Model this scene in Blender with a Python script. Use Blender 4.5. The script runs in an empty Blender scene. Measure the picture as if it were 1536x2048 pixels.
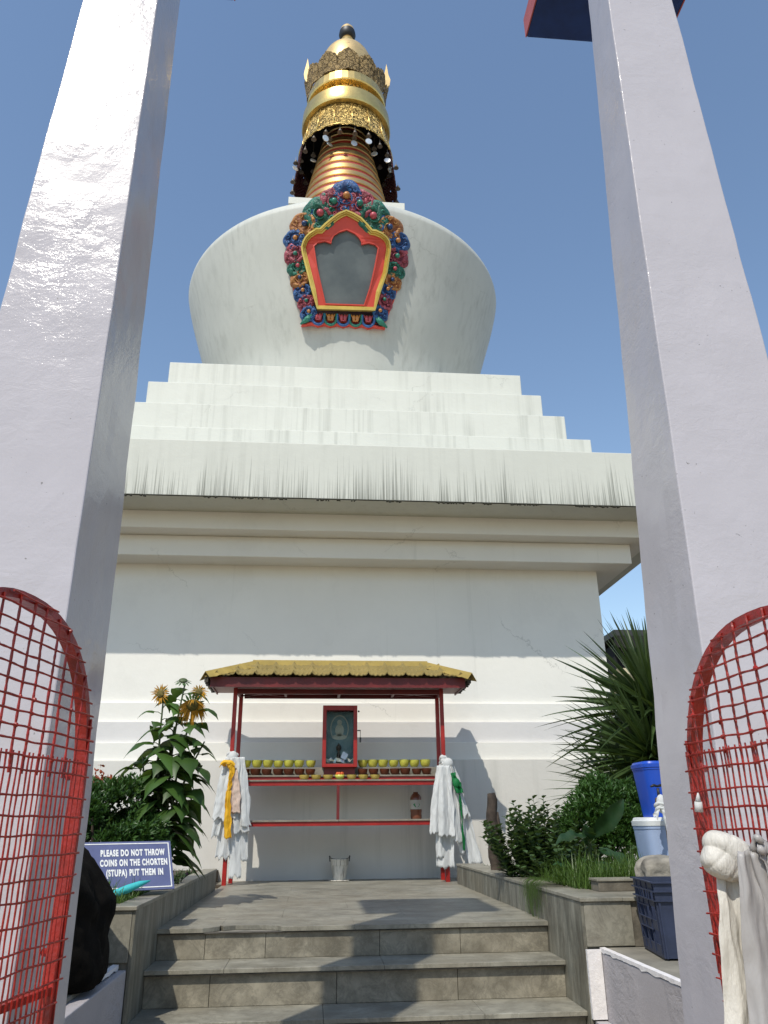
import bpy, bmesh, math, random
from math import sin, cos, pi, radians, sqrt, atan2
from mathutils import Vector, Matrix, noise as mnoise
random.seed(11)
sc = bpy.context.scene
COL = sc.collection

# ------------------------------------------------------------------ camera
yaw, pit, rol = radians(5.1), radians(22.0), radians(0.58)
fw = Vector((sin(yaw)*cos(pit), cos(yaw)*cos(pit), sin(pit)))
r0 = Vector((cos(yaw), -sin(yaw), 0)); u0 = r0.cross(fw)
rr = r0*cos(rol) - u0*sin(rol); uu = r0*sin(rol) + u0*cos(rol)
cd = bpy.data.cameras.new('camera'); cam = bpy.data.objects.new('camera', cd); COL.objects.link(cam)
M = Matrix((rr, uu, -fw)).transposed().to_4x4(); M.translation = (0, 0, 1.55)
cam.matrix_world = M
cd.sensor_width = 36; cd.lens = 27.07; cd.clip_start = 0.05; cd.clip_end = 2000
sc.camera = cam
# ------------------------------------------------------------------ world, sun, exposure
w = bpy.data.worlds.new('World'); sc.world = w; w.use_nodes = True
nt = w.node_tree; bg = nt.nodes['Background']
sky = nt.nodes.new('ShaderNodeTexSky'); sky.sky_type = 'NISHITA'; sky.sun_disc = False
sky.sun_elevation = radians(52.3); sky.sun_rotation = radians(207.5)
sky.altitude = 350; sky.air_density = 1.35; sky.dust_density = 0.7; sky.ozone_density = 2.0
nt.links.new(sky.outputs[0], bg.inputs[0]); bg.inputs[1].default_value = 0.15
ld = bpy.data.lights.new('sun', 'SUN'); ld.energy = 3.55; ld.angle = radians(0.5); ld.color = (1.0, 0.945, 0.84)
sun = bpy.data.objects.new('sun', ld); COL.objects.link(sun)
sdir = Vector((-2.44, -4.69, 6.84)).normalized()
sun.rotation_euler = sdir.to_track_quat('Z', 'Y').to_euler(); sun.location = sdir*40
sc.view_settings.view_transform = 'Standard'; sc.view_settings.look = 'None'
sc.view_settings.exposure = 0.15; sc.view_settings.gamma = 1
sc.render.engine = 'CYCLES'
try: sc.cycles.max_bounces = 8
except Exception: pass

# ------------------------------------------------------------------ helpers
WL = {}
class MB:
    def __init__(s): s.v = []; s.f = []; s.m = []; s.mi = 0
    def add(s, vs, fs):
        o = len(s.v); s.v += [tuple(p) for p in vs]
        for f in fs: s.f.append([i+o for i in f]); s.m.append(s.mi)
    def box(s, x0, x1, y0, y1, z0, z1, T=None):
        vs = [Vector((x, y, z)) for z in (z0, z1) for y in (y0, y1) for x in (x0, x1)]
        if T: vs = [T @ p for p in vs]
        s.add(vs, [(0,2,3,1),(4,5,7,6),(0,1,5,4),(2,6,7,3),(0,4,6,2),(1,3,7,5)])
    def frustum(s, b0, b1, z0, z1):   # b=(x0,x1,y0,y1)
        vs = [(x, y, z) for b, z in ((b0, z0), (b1, z1)) for y in b[2:] for x in b[:2]]
        s.add(vs, [(0,2,3,1),(4,5,7,6),(0,1,5,4),(2,6,7,3),(0,4,6,2),(1,3,7,5)])
    def lathe(s, prof, c=(0,0), n=48, a0=0, a1=2*pi, T=None, cap=False, wob=None):
        full = abs(a1-a0-2*pi) < 1e-6; k = n if full else n+1; vs = []
        for r, z in prof:
            for i in range(k):
                a = a0+(a1-a0)*i/n; R = r*(wob(a, z) if wob else 1)
                p = Vector((c[0]+R*cos(a), c[1]+R*sin(a), z)); vs.append(T @ p if T else p)
        fs = []
        for j in range(len(prof)-1):
            for i in range(n):
                i2 = (i+1) % k if full else i+1
                fs.append((j*k+i, j*k+i2, (j+1)*k+i2, (j+1)*k+i))
        if cap: fs += [tuple(range(k-1, -1, -1)), tuple(range((len(prof)-1)*k, len(prof)*k))]
        s.add(vs, fs)
    def tube(s, pts, r, n=6, cap=True):
        pts = [Vector(p) for p in pts]; rs = r if isinstance(r, (list, tuple)) else [r]*len(pts); vs = []
        t = (pts[1]-pts[0]).normalized(); ref = Vector((0,0,1)) if abs(t.z) < .9 else Vector((1,0,0))
        u = t.cross(ref).normalized()
        for i, p in enumerate(pts):
            a = pts[max(i-1, 0)]; b = pts[min(i+1, len(pts)-1)]; t = (b-a).normalized()
            u = (u - t*u.dot(t)).normalized(); w_ = t.cross(u)
            for j in range(n):
                q = 2*pi*j/n+pi/4; vs.append(p+(u*cos(q)+w_*sin(q))*rs[i])
        fs = [(i*n+j, i*n+(j+1) % n, (i+1)*n+(j+1) % n, (i+1)*n+j) for i in range(len(pts)-1) for j in range(n)]
        if cap: fs += [tuple(range(n-1, -1, -1)), tuple(range((len(pts)-1)*n, len(pts)*n))]
        s.add(vs, fs)
    def bar(s, a, b, wd, ht=None):    # square bar between points
        a = Vector(a); b = Vector(b); t = (b-a).normalized(); ht = ht or wd
        ref = Vector((0,0,1)) if abs(t.z) < .9 else Vector((0,1,0))
        u = t.cross(ref).normalized()*wd/2; v = u.cross(t).normalized()*ht/2
        vs = [p+i*u+j*v for p in (a, b) for i, j in ((-1,-1),(1,-1),(1,1),(-1,1))]
        s.add(vs, [(3,2,1,0),(4,5,6,7),(0,1,5,4),(1,2,6,5),(2,3,7,6),(3,0,4,7)])
    def grid(s, fn, nu, nv, closed=False):
        vs = [fn(i/nu, j/nv) for j in range(nv+1) for i in range(nu+1)]
        k = nu+1
        s.add(vs, [(j*k+i, j*k+i+1, (j+1)*k+i+1, (j+1)*k+i) for j in range(nv) for i in range(nu)])
    def ball(s, c, r, n=8, m=6, T=None):
        c = Vector(c); R = r if isinstance(r, (tuple, list)) else (r, r, r); vs = []
        for j in range(m+1):
            t = pi*j/m
            for i in range(n):
                a = 2*pi*i/n; p = Vector((R[0]*sin(t)*cos(a), R[1]*sin(t)*sin(a), R[2]*cos(t)))
                vs.append(c+(T @ p if T else p))
        s.add(vs, [(j*n+i, (j+1)*n+i, (j+1)*n+(i+1) % n, j*n+(i+1) % n) for j in range(m) for i in range(n)])
    def prism(s, poly, fn, d0, d1):   # poly 2D ccw, fn(u,v,d)->3D ; solid between d0 and d1
        n = len(poly)
        vs = [fn(u, v, d0) for u, v in poly]+[fn(u, v, d1) for u, v in poly]
        s.add(vs, [tuple(range(n-1, -1, -1)), tuple(range(n, 2*n))]+[(i, (i+1) % n, n+(i+1) % n, n+i) for i in range(n)])
    def ring(s, A, B, fn, d0, d1):    # flat ring between two outlines with equal counts
        n = len(A)
        vs = [fn(u, v, d) for L, d in ((A, d0), (B, d0), (A, d1), (B, d1)) for u, v in L]
        fs = []
        for i in range(n):
            j = (i+1) % n
            fs += [(2*n+i, 2*n+j, 3*n+j, 3*n+i), (i, n+i, n+j, j), (i, j, 2*n+j, 2*n+i), (n+j, n+i, 3*n+i, 3*n+j)]
        s.add(vs, fs)
    def build(s, name, mat, parent=None, smooth=False, bevel=0, auto=None):
        me = bpy.data.meshes.new(name)
        L = WL.get(parent.name, Vector((0,0,0))) if parent else Vector((0,0,0))
        me.from_pydata([Vector(p)-L for p in s.v], [], s.f)
        mats = mat if isinstance(mat, (list, tuple)) else [mat]
        for m_ in mats: me.materials.append(m_)
        if len(mats) > 1: me.polygons.foreach_set('material_index', s.m)
        me.update()
        bm = bmesh.new(); bm.from_mesh(me); bmesh.ops.recalc_face_normals(bm, faces=bm.faces) if s.__dict__.get('recalc', True) else None
        bm.to_mesh(me); bm.free()
        if smooth:
            me.polygons.foreach_set('use_smooth', [True]*len(me.polygons))
            if auto:
                try: me.set_sharp_from_angle(angle=radians(auto))
                except Exception: pass
        o = bpy.data.objects.new(name, me); COL.objects.link(o)
        if parent: o.parent = parent; WL[o.name] = L
        else: WL[o.name] = Vector((0,0,0))
        if bevel:
            b = o.modifiers.new('bevel', 'BEVEL'); b.width = bevel; b.segments = 2; b.limit_method = 'ANGLE'; b.angle_limit = radians(40)
        return o
def tag(o, label=None, cat=None, group=None, kind=None):
    if label: o['label'] = label
    if cat: o['category'] = cat
    if group: o['group'] = group
    if kind: o['kind'] = kind
    return o
def thing(name, label, cat, loc=(0,0,0), group=None):
    o = bpy.data.objects.new(name, None); COL.objects.link(o); o.location = loc; o.empty_display_size = .2
    WL[o.name] = Vector(loc); return tag(o, label, cat, group)
def dup(root, loc, label=None):
    kids = {}
    for o in bpy.data.objects:
        if o.parent: kids.setdefault(o.parent.name, []).append(o)
    def cp(o, par):
        c = o.copy(); COL.objects.link(c)
        if par: c.parent = par
        for k in kids.get(o.name, []): cp(k, c)
        return c
    r = cp(root, None); r.location = loc
    if label: r['label'] = label
    return r

# ------------------------------------------------------------------ materials
def nmat(name):
    m = bpy.data.materials.new(name); m.use_nodes = True
    t = m.node_tree; return m, t, t.nodes['Principled BSDF']
def N(t, ty, **k):
    n = t.nodes.new(ty)
    for a, b in k.items(): setattr(n, a, b)
    return n
def noise(t, scale, detail=4, rough=.55, vec=None, map_scale=None, dist=0):
    co = N(t, 'ShaderNodeTexCoord'); src = co.outputs['Object']
    if map_scale:
        mp = N(t, 'ShaderNodeMapping'); mp.inputs['Scale'].default_value = map_scale
        t.links.new(src, mp.inputs['Vector']); src = mp.outputs[0]
    n = N(t, 'ShaderNodeTexNoise'); n.inputs['Scale'].default_value = scale; n.inputs['Detail'].default_value = detail
    n.inputs['Roughness'].default_value = rough; n.inputs['Distortion'].default_value = dist
    t.links.new(src, n.inputs['Vector']); return n
def ramp(t, src, stops):
    r = N(t, 'ShaderNodeValToRGB'); e = r.color_ramp.elements
    while len(e) < len(stops): e.new(.5)
    for i, (p, c) in enumerate(stops):
        e[i].position = p; e[i].color = (*c, 1) if isinstance(c, (tuple, list)) else (c, c, c, 1)
    t.links.new(src, r.inputs[0]); return r
def mix(t, fac, a, b, mode='MIX'):
    x = N(t, 'ShaderNodeMix', data_type='RGBA', blend_type=mode)
    for i, v in ((0, fac), (6, a), (7, b)):
        if isinstance(v, bpy.types.NodeSocket): t.links.new(v, x.inputs[i])
        elif isinstance(v, (int, float)): x.inputs[i].default_value = v if i == 0 else (v, v, v, 1)
        else: x.inputs[i].default_value = (*v, 1)
    return x.outputs[2]
def bump(t, b, src, strength=.3, dist=.02, prev=None):
    n = N(t, 'ShaderNodeBump'); n.inputs['Strength'].default_value = strength; n.inputs['Distance'].default_value = dist
    t.links.new(src, n.inputs['Height'])
    if prev: t.links.new(prev.outputs[0], n.inputs['Normal'])
    t.links.new(n.outputs[0], b.inputs['Normal']); return n
def mul(t, a, b):
    n = N(t, 'ShaderNodeMath', operation='MULTIPLY')
    for i, v in enumerate((a, b)):
        if isinstance(v, bpy.types.NodeSocket): t.links.new(v, n.inputs[i])
        else: n.inputs[i].default_value = v
    return n.outputs[0]
def simple(name, col, rough=.5, metal=0, var=.15, vs=6, bs=0, bsc=40, spec=None, coat=0):
    m, t, b = nmat(name)
    n = noise(t, vs, 5)
    c = ramp(t, n.outputs[0], [(.3, tuple(x*(1-var) for x in col)), (.7, tuple(min(1, x*(1+var)) for x in col))])
    t.links.new(c.outputs[0], b.inputs['Base Color'])
    b.inputs['Roughness'].default_value = rough; b.inputs['Metallic'].default_value = metal
    if coat: b.inputs['Coat Weight'].default_value = coat; b.inputs['Coat Roughness'].default_value = .15
    if bs:
        n2 = noise(t, bsc, 4); bump(t, b, n2.outputs[0], bs, .01)
    return m
def whitewash(name, col, dirt=(.30,.31,.27), streak=.25, thr=.56, drip=None, bs=.12, rough=.6, fx=6):
    m, t, b = nmat(name)
    big = noise(t, .8, 5, .6)
    base = ramp(t, big.outputs[0], [(.3, tuple(x*.93 for x in col)), (.7, col)])
    st = noise(t, 1.0, 6, .65, map_scale=(fx, fx, .16))
    sr = ramp(t, st.outputs[0], [(thr, 0), (thr+.22, 1)])
    pat = noise(t, .55, 3); pr = ramp(t, pat.outputs[0], [(.42, .15), (.62, 1)])
    c = mix(t, mul(t, mul(t, sr.outputs[0], pr.outputs[0]) if fx < 20 else sr.outputs[0], streak), base.outputs[0], dirt)
    if drip:   # fine vertical drip stains growing up from a wet lower edge (z0 bottom, z1 top, object space)
        z0, z1, amt = drip
        co = N(t, 'ShaderNodeTexCoord'); sp = N(t, 'ShaderNodeSeparateXYZ'); t.links.new(co.outputs['Object'], sp.inputs[0])
        mr = N(t, 'ShaderNodeMapRange'); mr.inputs['From Min'].default_value = z1; mr.inputs['From Max'].default_value = z0
        t.links.new(sp.outputs[2], mr.inputs[0])
        fine = noise(t, 1.0, 3, .7, map_scale=(48, 48, .4)); fine2 = noise(t, 1.0, 3, .5, map_scale=(2.6, 2.6, .1))
        ad = N(t, 'ShaderNodeMath', operation='MULTIPLY_ADD'); t.links.new(fine2.outputs[0], ad.inputs[0]); ad.inputs[1].default_value = .32
        t.links.new(fine.outputs[0], ad.inputs[2])
        ad2 = N(t, 'ShaderNodeMath', operation='MULTIPLY_ADD'); t.links.new(mr.outputs[0], ad2.inputs[0]); ad2.inputs[1].default_value = .30
        t.links.new(ad.outputs[0], ad2.inputs[2])
        dr = ramp(t, ad2.outputs[0], [(.98, 0), (1.0, .35)]); 
        dr.color_ramp.elements[0].position = .93
        sub = N(t, 'ShaderNodeMath', operation='SUBTRACT'); t.links.new(ad2.outputs[0], sub.inputs[0]); sub.inputs[1].default_value = .0
        dm = N(t, 'ShaderNodeMapRange'); dm.inputs['From Min'].default_value = .87; dm.inputs['From Max'].default_value = 1.12
        t.links.new(sub.outputs[0], dm.inputs[0])
        gn = N(t, 'ShaderNodeNewGeometry'); sz = N(t, 'ShaderNodeSeparateXYZ'); t.links.new(gn.outputs['Normal'], sz.inputs[0]); vz = ramp(t, sz.outputs[2], [(0, 1), (.01, 1)]); ab = N(t, 'ShaderNodeMath', operation='ABSOLUTE'); t.links.new(sz.outputs[2], ab.inputs[0]); vz = ramp(t, ab.outputs[0], [(.3, 1), (.5, 0)])
        c = mix(t, mul(t, mul(t, dm.outputs[0], amt), vz.outputs[0]), c, (.075,.08,.06))
    pt = noise(t, .9, 7, .75, map_scale=(1, 1, .7)); pr2 = ramp(t, pt.outputs[0], [(.54, 0), (.60, .16)]); c = mix(t, pr2.outputs[0], c, tuple(x*.80 for x in col))
    co3 = N(t, 'ShaderNodeTexCoord'); vo3 = N(t, 'ShaderNodeTexVoronoi'); vo3.feature = 'DISTANCE_TO_EDGE'; vo3.inputs['Scale'].default_value = .55
    wz = noise(t, 2.5, 6, .7); mv3 = N(t, 'ShaderNodeMix', data_type='VECTOR'); mv3.inputs[0].default_value = .35; t.links.new(co3.outputs['Object'], mv3.inputs[4]); t.links.new(wz.outputs[1], mv3.inputs[5]); t.links.new(mv3.outputs[1], vo3.inputs['Vector'])
    cr3 = ramp(t, vo3.outputs['Distance'], [(.0015, .45), (.004, 0)]); cm = noise(t, .7, 2); cmr = ramp(t, cm.outputs[0], [(.52, 0), (.6, 1)])
    c = mix(t, mul(t, cr3.outputs[0], cmr.outputs[0]), c, (.25,.25,.22))
    t.links.new(c, b.inputs['Base Color']); b.inputs['Roughness'].default_value = rough
    n2 = noise(t, 9, 6, .6); bump(t, b, n2.outputs[0], bs, .03)
    return m
MW_wall = whitewash('whitewashed_wall', (.765,.75,.695), streak=.35, thr=.6)
MW_base = whitewash('weathered_base', (.64,.62,.57), streak=.75, thr=.53, fx=4)
MW_band = whitewash('cornice_paint', (.57,.58,.52), streak=.3, thr=.5, drip=(5.46, 6.42, .9), fx=8)
MW_step = whitewash('terrace_paint', (.60,.61,.555), streak=.65, thr=.5, fx=7)
MW_dome = whitewash('dome_paint', (.53,.545,.505), dirt=(.31,.32,.29), streak=.55, thr=.47, fx=7, bs=.06)
def pillar_mat(name, col, rough, bs):
    m, t, b = nmat(name)
    n = noise(t, 3, 5); c = ramp(t, n.outputs[0], [(.3, tuple(x*.92 for x in col)), (.7, col)])
    d = noise(t, 1.3, 6, .7, map_scale=(1.5,1.5,.5)); dr = ramp(t, d.outputs[0], [(.58, 0), (.8, .45)])
    c1 = mix(t, dr.outputs[0], c.outputs[0], tuple(x*.78 for x in col))
    sp = noise(t, 38, 3, .6); sr = ramp(t, sp.outputs[0], [(.715, 0), (.74, .8)]); c1 = mix(t, sr.outputs[0], c1, (.16,.15,.14))
    ru = noise(t, 4, 4); rr_ = ramp(t, ru.outputs[0], [(.35, rough*.9), (.7, rough*1.35)]); t.links.new(rr_.outputs[0], b.inputs['Roughness'])
    t.links.new(c1, b.inputs['Base Color']); b.inputs['IOR'].default_value = 1.4
    a = noise(t, 1.0, 5, .65, map_scale=(9, 9, 15), dist=.5); p = noise(t, 60, 3, .7); q = noise(t, 24, 4, .7)
    z = noise(t, 1.4, 3); zr = ramp(t, z.outputs[0], [(.42, .05), (.6, 1)]); z2 = noise(t, 1.1, 2, map_scale=(1,1,.8)); z3 = ramp(t, z2.outputs[0], [(.45, 0), (.6, 1)])
    b1 = bump(t, b, mul(t, a.outputs[0], zr.outputs[0]), bs, .04)
    b2 = bump(t, b, mul(t, q.outputs[0], z3.outputs[0]), bs*1.6, .010, b1)
    bump(t, b, p.outputs[0], bs*.8, .005, b2)
    return m
M_pil = pillar_mat('lilac_gloss_paint', (.46,.44,.472), .145, .12)
M_lowwall = pillar_mat('lilac_rough_paint', (.40,.375,.385), .6, .5)
def marble(name, col, dark, rough=.45, st=(1,1,1), stain=.7):
    m, t, b = nmat(name)
    a = noise(t, 2.4, 9, .7, map_scale=st, dist=.25); r = ramp(t, a.outputs[0], [(.34, dark), (.5, tuple((x+y)/2 for x, y in zip(col, dark))), (.64, col)])
    v = noise(t, 3.2, 8, .75, map_scale=st, dist=.8); vr = ramp(t, v.outputs[0], [(.45, 0), (.5, 1), (.55, 0)])
    c = mix(t, mul(t, vr.outputs[0], .35), r.outputs[0], tuple(x*.4 for x in dark))
    d = noise(t, 1.1, 8, .75, map_scale=tuple(x*1.8 for x in st)); dr = ramp(t, d.outputs[0], [(.46, 0), (.70, stain)])
    c = mix(t, dr.outputs[0], c, (.055,.048,.034))
    w_ = noise(t, 1.3, 4, .6); wr = ramp(t, w_.outputs[0], [(.4, 0), (.7, .3)]); c = mix(t, wr.outputs[0], c, (.20,.16,.10))
    t.links.new(c, b.inputs['Base Color']); b.inputs['Roughness'].default_value = rough
    n2 = noise(t, 25, 5, .6); bump(t, b, n2.outputs[0], .15, .01)
    return m
M_marble = marble('worn_marble', (.34,.325,.265), (.19,.18,.145), st=(1.1,1.5,1), stain=.45)
M_marble_v = marble('streaked_marble', (.30,.29,.235), (.10,.10,.08), .5, st=(4,4,.8), stain=.95)
M_riser = marble('marble_riser', (.33,.30,.23), (.15,.135,.10), .5, st=(1.5,1,1.5), stain=.6)
M_edge = simple('dark_edge', (.07,.062,.05), .8, var=.5, vs=9, bs=.4)
M_conc = simple('grey_concrete', (.20,.185,.15), .85, var=.3, vs=5, bs=.5, bsc=25)
M_concd = simple('mossy_concrete', (.12,.105,.08), .9, var=.55, vs=6, bs=.7, bsc=20)
M_soil = simple('soil', (.06,.045,.03), .95, var=.4, vs=8, bs=1, bsc=20)
M_ground = simple('paving', (.32,.25,.16), .8, var=.2, vs=2, bs=.3, bsc=15)
M_white = simple('chipped_white', (.74,.71,.70), .6, var=.08, vs=12, bs=.6, bsc=30)
M_rock = simple('black_rock', (.007,.006,.005), .95, var=.6, vs=5, bs=1, bsc=9)
M_rock.node_tree.nodes['Principled BSDF'].inputs['Specular IOR Level'].default_value = .08
M_red = simple('red_enamel', (.30,.010,.006), .45, var=.2, vs=8, bs=.25, bsc=60)
M_redd = simple('dark_red_enamel', (.12,.006,.006), .5, var=.3, vs=5, bs=.2)
M_redb = simple('gate_red_paint', (.26,.012,.007), .40, var=.35, vs=14, bs=.5, bsc=45)
M_redn = simple('niche_red', (.62,.062,.040), .5, var=.08, vs=3, bs=.1)
M_redg = simple('groove_red', (.30,.022,.012), .6)
def gold(name, col=(.78,.56,.20), rough=.32, filig=False, age=.2, metal=.85, bsc=22):
    m, t, b = nmat(name)
    a = noise(t, 2.5, 6, .65); r = ramp(t, a.outputs[0], [(.3, tuple(x*.75 for x in col)), (.6, col), (.8, tuple(min(1, x*1.15) for x in col))])
    d = noise(t, 3.3, 5, .7); dr = ramp(t, d.outputs[0], [(.58, 0), (.72, age)])
    c = mix(t, dr.outputs[0], r.outputs[0], (.16,.11,.05))
    if filig:
        co = N(t, 'ShaderNodeTexCoord'); vo = N(t, 'ShaderNodeTexVoronoi'); vo.feature = 'DISTANCE_TO_EDGE'; vo.inputs['Scale'].default_value = 8.5
        nz = noise(t, 5, 3); mv = N(t, 'ShaderNodeMix', data_type='VECTOR'); mv.inputs[0].default_value = .28
        t.links.new(co.outputs['Object'], mv.inputs[4]); t.links.new(nz.outputs[1], mv.inputs[5]); t.links.new(mv.outputs[1], vo.inputs['Vector'])
        vr = ramp(t, vo.outputs['Distance'], [(.02, 0), (.10, 1)])
        c = mix(t, vr.outputs[0], (.10,.06,.012), c)
        n2 = noise(t, 16, 3, .6, dist=1.5); ad = mul(t, vr.outputs[0], n2.outputs[0]); bump(t, b, ad, 1.0, .08)
    else:
        n2 = noise(t, bsc, 3); bump(t, b, n2.outputs[0], .12, .012)
    t.links.new(c, b.inputs['Base Color']); b.inputs['Roughness'].default_value = rough; b.inputs['Metallic'].default_value = metal
    return m
G_band = gold('gilt_band', age=.15); G_ring = gold('gilt_ring', (.70,.48,.20), .36); G_fil = gold('gilt_filigree', filig=True, rough=.38, age=.1, metal=.75)
G_pale = gold('faded_gilt', (.66,.48,.22), .45, age=.7, metal=.55); G_old = gold('tarnished_gilt', (.36,.25,.10), .6, filig=True, metal=.3, age=.6)
G_roof = gold('gold_roof_paint', (.46,.34,.10), .48, metal=.45, age=.3); G_frame = gold('gilt_frame', (.72,.54,.14), .42, metal=.5, age=.12)
G_tile = gold('gold_tile_paint', (.33,.25,.085), .55, metal=.3, age=.35)
M_black = simple('black_metal', (.010,.010,.012), .5)
M_navy = simple('navy_soffit', (.012,.042,.19), .6, var=.2)
M_pinkred = simple('faded_red_edge', (.42,.10,.10), .6)
M_disc = simple('silver_disc', (.75,.75,.72), .3, .6)
M_net = simple('maroon_beads', (.05,.008,.014), .6)
def leafmat(name, col, col2, tr=.3, rough=.45, vs=3):
    m, t, b = nmat(name)
    n = noise(t, vs, 4); g = N(t, 'ShaderNodeNewGeometry')
    rr_ = ramp(t, n.outputs[0], [(.3, col), (.7, col2)])
    c = mix(t, mul(t, g.outputs['Random Per Island'], .6), rr_.outputs[0], tuple(x*.45 for x in col))
    t.links.new(c, b.inputs['Base Color']); b.inputs['Roughness'].default_value = rough
    tl = N(t, 'ShaderNodeBsdfTranslucent'); t.links.new(mix(t, .5, c, (.12,.18,.02)), tl.inputs[0])
    ms = N(t, 'ShaderNodeMixShader'); ms.inputs[0].default_value = tr
    out = t.nodes['Material Output']; t.links.new(b.outputs[0], ms.inputs[1]); t.links.new(tl.outputs[0], ms.inputs[2]); t.links.new(ms.outputs[0], out.inputs[0])
    return m
L_sun = leafmat('sunflower_leaf', (.038,.09,.015), (.085,.17,.03), .3)
L_bush = leafmat('bush_leaf', (.035,.095,.016), (.065,.15,.025), .2)
L_shrub = leafmat('shrub_leaf', (.045,.095,.028), (.09,.15,.05), .22)
L_grass = leafmat('grass_blade', (.075,.14,.022), (.12,.21,.035), .3)
L_yucca = leafmat('yucca_leaf', (.028,.055,.014), (.08,.13,.04), .2, .38)
L_broad = leafmat('broad_leaf', (.018,.055,.018), (.03,.08,.022), .2, .4)
L_stem = simple('green_stem', (.06,.085,.03), .6)
L_wood = simple('old_wood', (.05,.036,.026), .9, var=.6, vs=10, bs=1, bsc=14)
L_petal = leafmat('orange_petal', (.55,.24,.01), (.70,.36,.02), .3)
L_redfl = leafmat('red_flower', (.40,.06,.03), (.5,.12,.05), .25)
def cloth(name, col, tr=.38, rough=.7, bs=.25):
    m, t, b = nmat(name)
    n = noise(t, 5, 3); r = ramp(t, n.outputs[0], [(.3, tuple(x*.93 for x in col)), (.7, col)])
    t.links.new(r.outputs[0], b.inputs['Base Color']); b.inputs['Roughness'].default_value = rough
    n2 = noise(t, 1, 4, .6, map_scale=(30, 30, 8)); bump(t, b, n2.outputs[0], bs, .02)
    tl = N(t, 'ShaderNodeBsdfTranslucent'); t.links.new(r.outputs[0], tl.inputs[0])
    ms = N(t, 'ShaderNodeMixShader'); ms.inputs[0].default_value = tr
    out = t.nodes['Material Output']; t.links.new(b.outputs[0], ms.inputs[1]); t.links.new(tl.outputs[0], ms.inputs[2]); t.links.new(ms.outputs[0], out.inputs[0])
    return m
C_white = cloth('white_silk', (.78,.79,.78)); C_cream = cloth('cream_silk', (.66,.63,.57), .12, .6, .6); C_yel = cloth('yellow_silk', (.85,.50,.02), .3)
C_green = cloth('green_silk', (.01,.22,.06)); C_grey = cloth('sheer_grey_silk', (.47,.45,.44), .3, .4, .3); C_teal = cloth('teal_fabric', (.05,.52,.55), .2)

# =================================================================== SETTING
Z = .80
b = MB(); b.box(-400, 400, -300, 600, -.6, -.12); tag(b.build('ground', M_ground), kind='structure')
b = MB(); b.box(-30, -1.342, 6.205, 45, -.118, .95); b.box(2.23, 34, 6.62, 45, -.118, .93); b.box(-1.5, 2.23, 11.5, 45, -.118, Z-.004)
tag(b.build('soil', M_soil), kind='structure')
X0, X1 = -1.19, 1.92
# platform of marble slabs
b = MB(); b.box(X0-.3, X1+.3, 6.96, 12.5, -.115, Z-.034)
b.mi = 1
ys = [6.905, 7.55, 8.25, 8.95, 9.65, 10.35, 11.05, 11.75, 12.5]
for j in range(8):
    xs = [-1.5 if j > 6 else X0, -.25, .82, 2.3 if j > 5 else X1] if j % 2 else [-1.5 if j > 6 else X0, -.72, .35, 1.35, 2.3 if j > 5 else X1]
    for i in range(len(xs)-1):
        x0, x1 = xs[i]+.0005, xs[i+1]-.0005
        if j == 0 and i == 1:   # the slab with a broken front edge
            poly = [(x0, 7.06), (x0+.03, 7.0), (x0+.12, 7.06), (x0+.32, 7.045), (x0+.45, 6.985), (x0+.50, 6.905), (x1, 6.905), (x1, ys[1]-.002), (x0, ys[1]-.002)]
            b.prism(poly, lambda u, v, d: (u, v, d), Z-.032, Z)
        elif j == 0 and i == 0:
            poly = [(x0, 6.905), (x1-.12, 6.905), (x1-.03, 6.97), (x1, 7.0), (x1, ys[1]-.002), (x0, ys[1]-.002)]
            b.prism(poly, lambda u, v, d: (u, v, d), Z-.032, Z)
        else: b.box(x0, x1, ys[j]+.001, ys[j+1]-.001, Z-.032, Z+random.uniform(-.0008, .0008))
tag(b.build('platform', [M_conc, M_marble], bevel=.0012), kind='structure')
# steps: risers and treads
b = MB()
tops = [(.58, 6.50, 6.94), (.334, 6.08, 6.55), (.10, 5.66, 6.13)]
rl = [(6.94, Z-.034, .58)]+[(6.55, .58-.034, .334), (6.13, .334-.034, .10), (5.71, .066, -.12)]
for y, zt, zb in rl:
    xs = [X0, -.82, -.35, .55, 1.2, X1] if y > 6.9 else ([X0, -.72, .2, 1.1, X1] if y > 6.5 else [X0, -.2, .9, X1])
    b.mi = 0
    for i in range(len(xs)-1): b.box(xs[i]+.0015, xs[i+1]-.0015, y, y+.03, zb+.0, zt)
    b.mi = 2; b.box(X0, X1, y+.031, y+.44, zb-.4 if zb > .5 else -.5, zt-.002)
for z, y0, y1 in tops:
    b.mi = 1
    xs = [X0, -.62, .55, X1] if z > .5 else [X0, .1, 1.2, X1]
    for i in range(len(xs)-1): b.box(xs[i]+.001, xs[i+1]-.001, y0, y1-.001, z-.030, z)
    b.mi = 2; b.box(X0+.002, X1-.002, y0+.006, y1-.01, z-.040, z-.031)
b.box(X0, X1, 6.915, 6.96, Z-.042, Z-.033)
tag(b.build('steps', [M_riser, M_marble, M_edge], bevel=.003), kind='structure')

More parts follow.
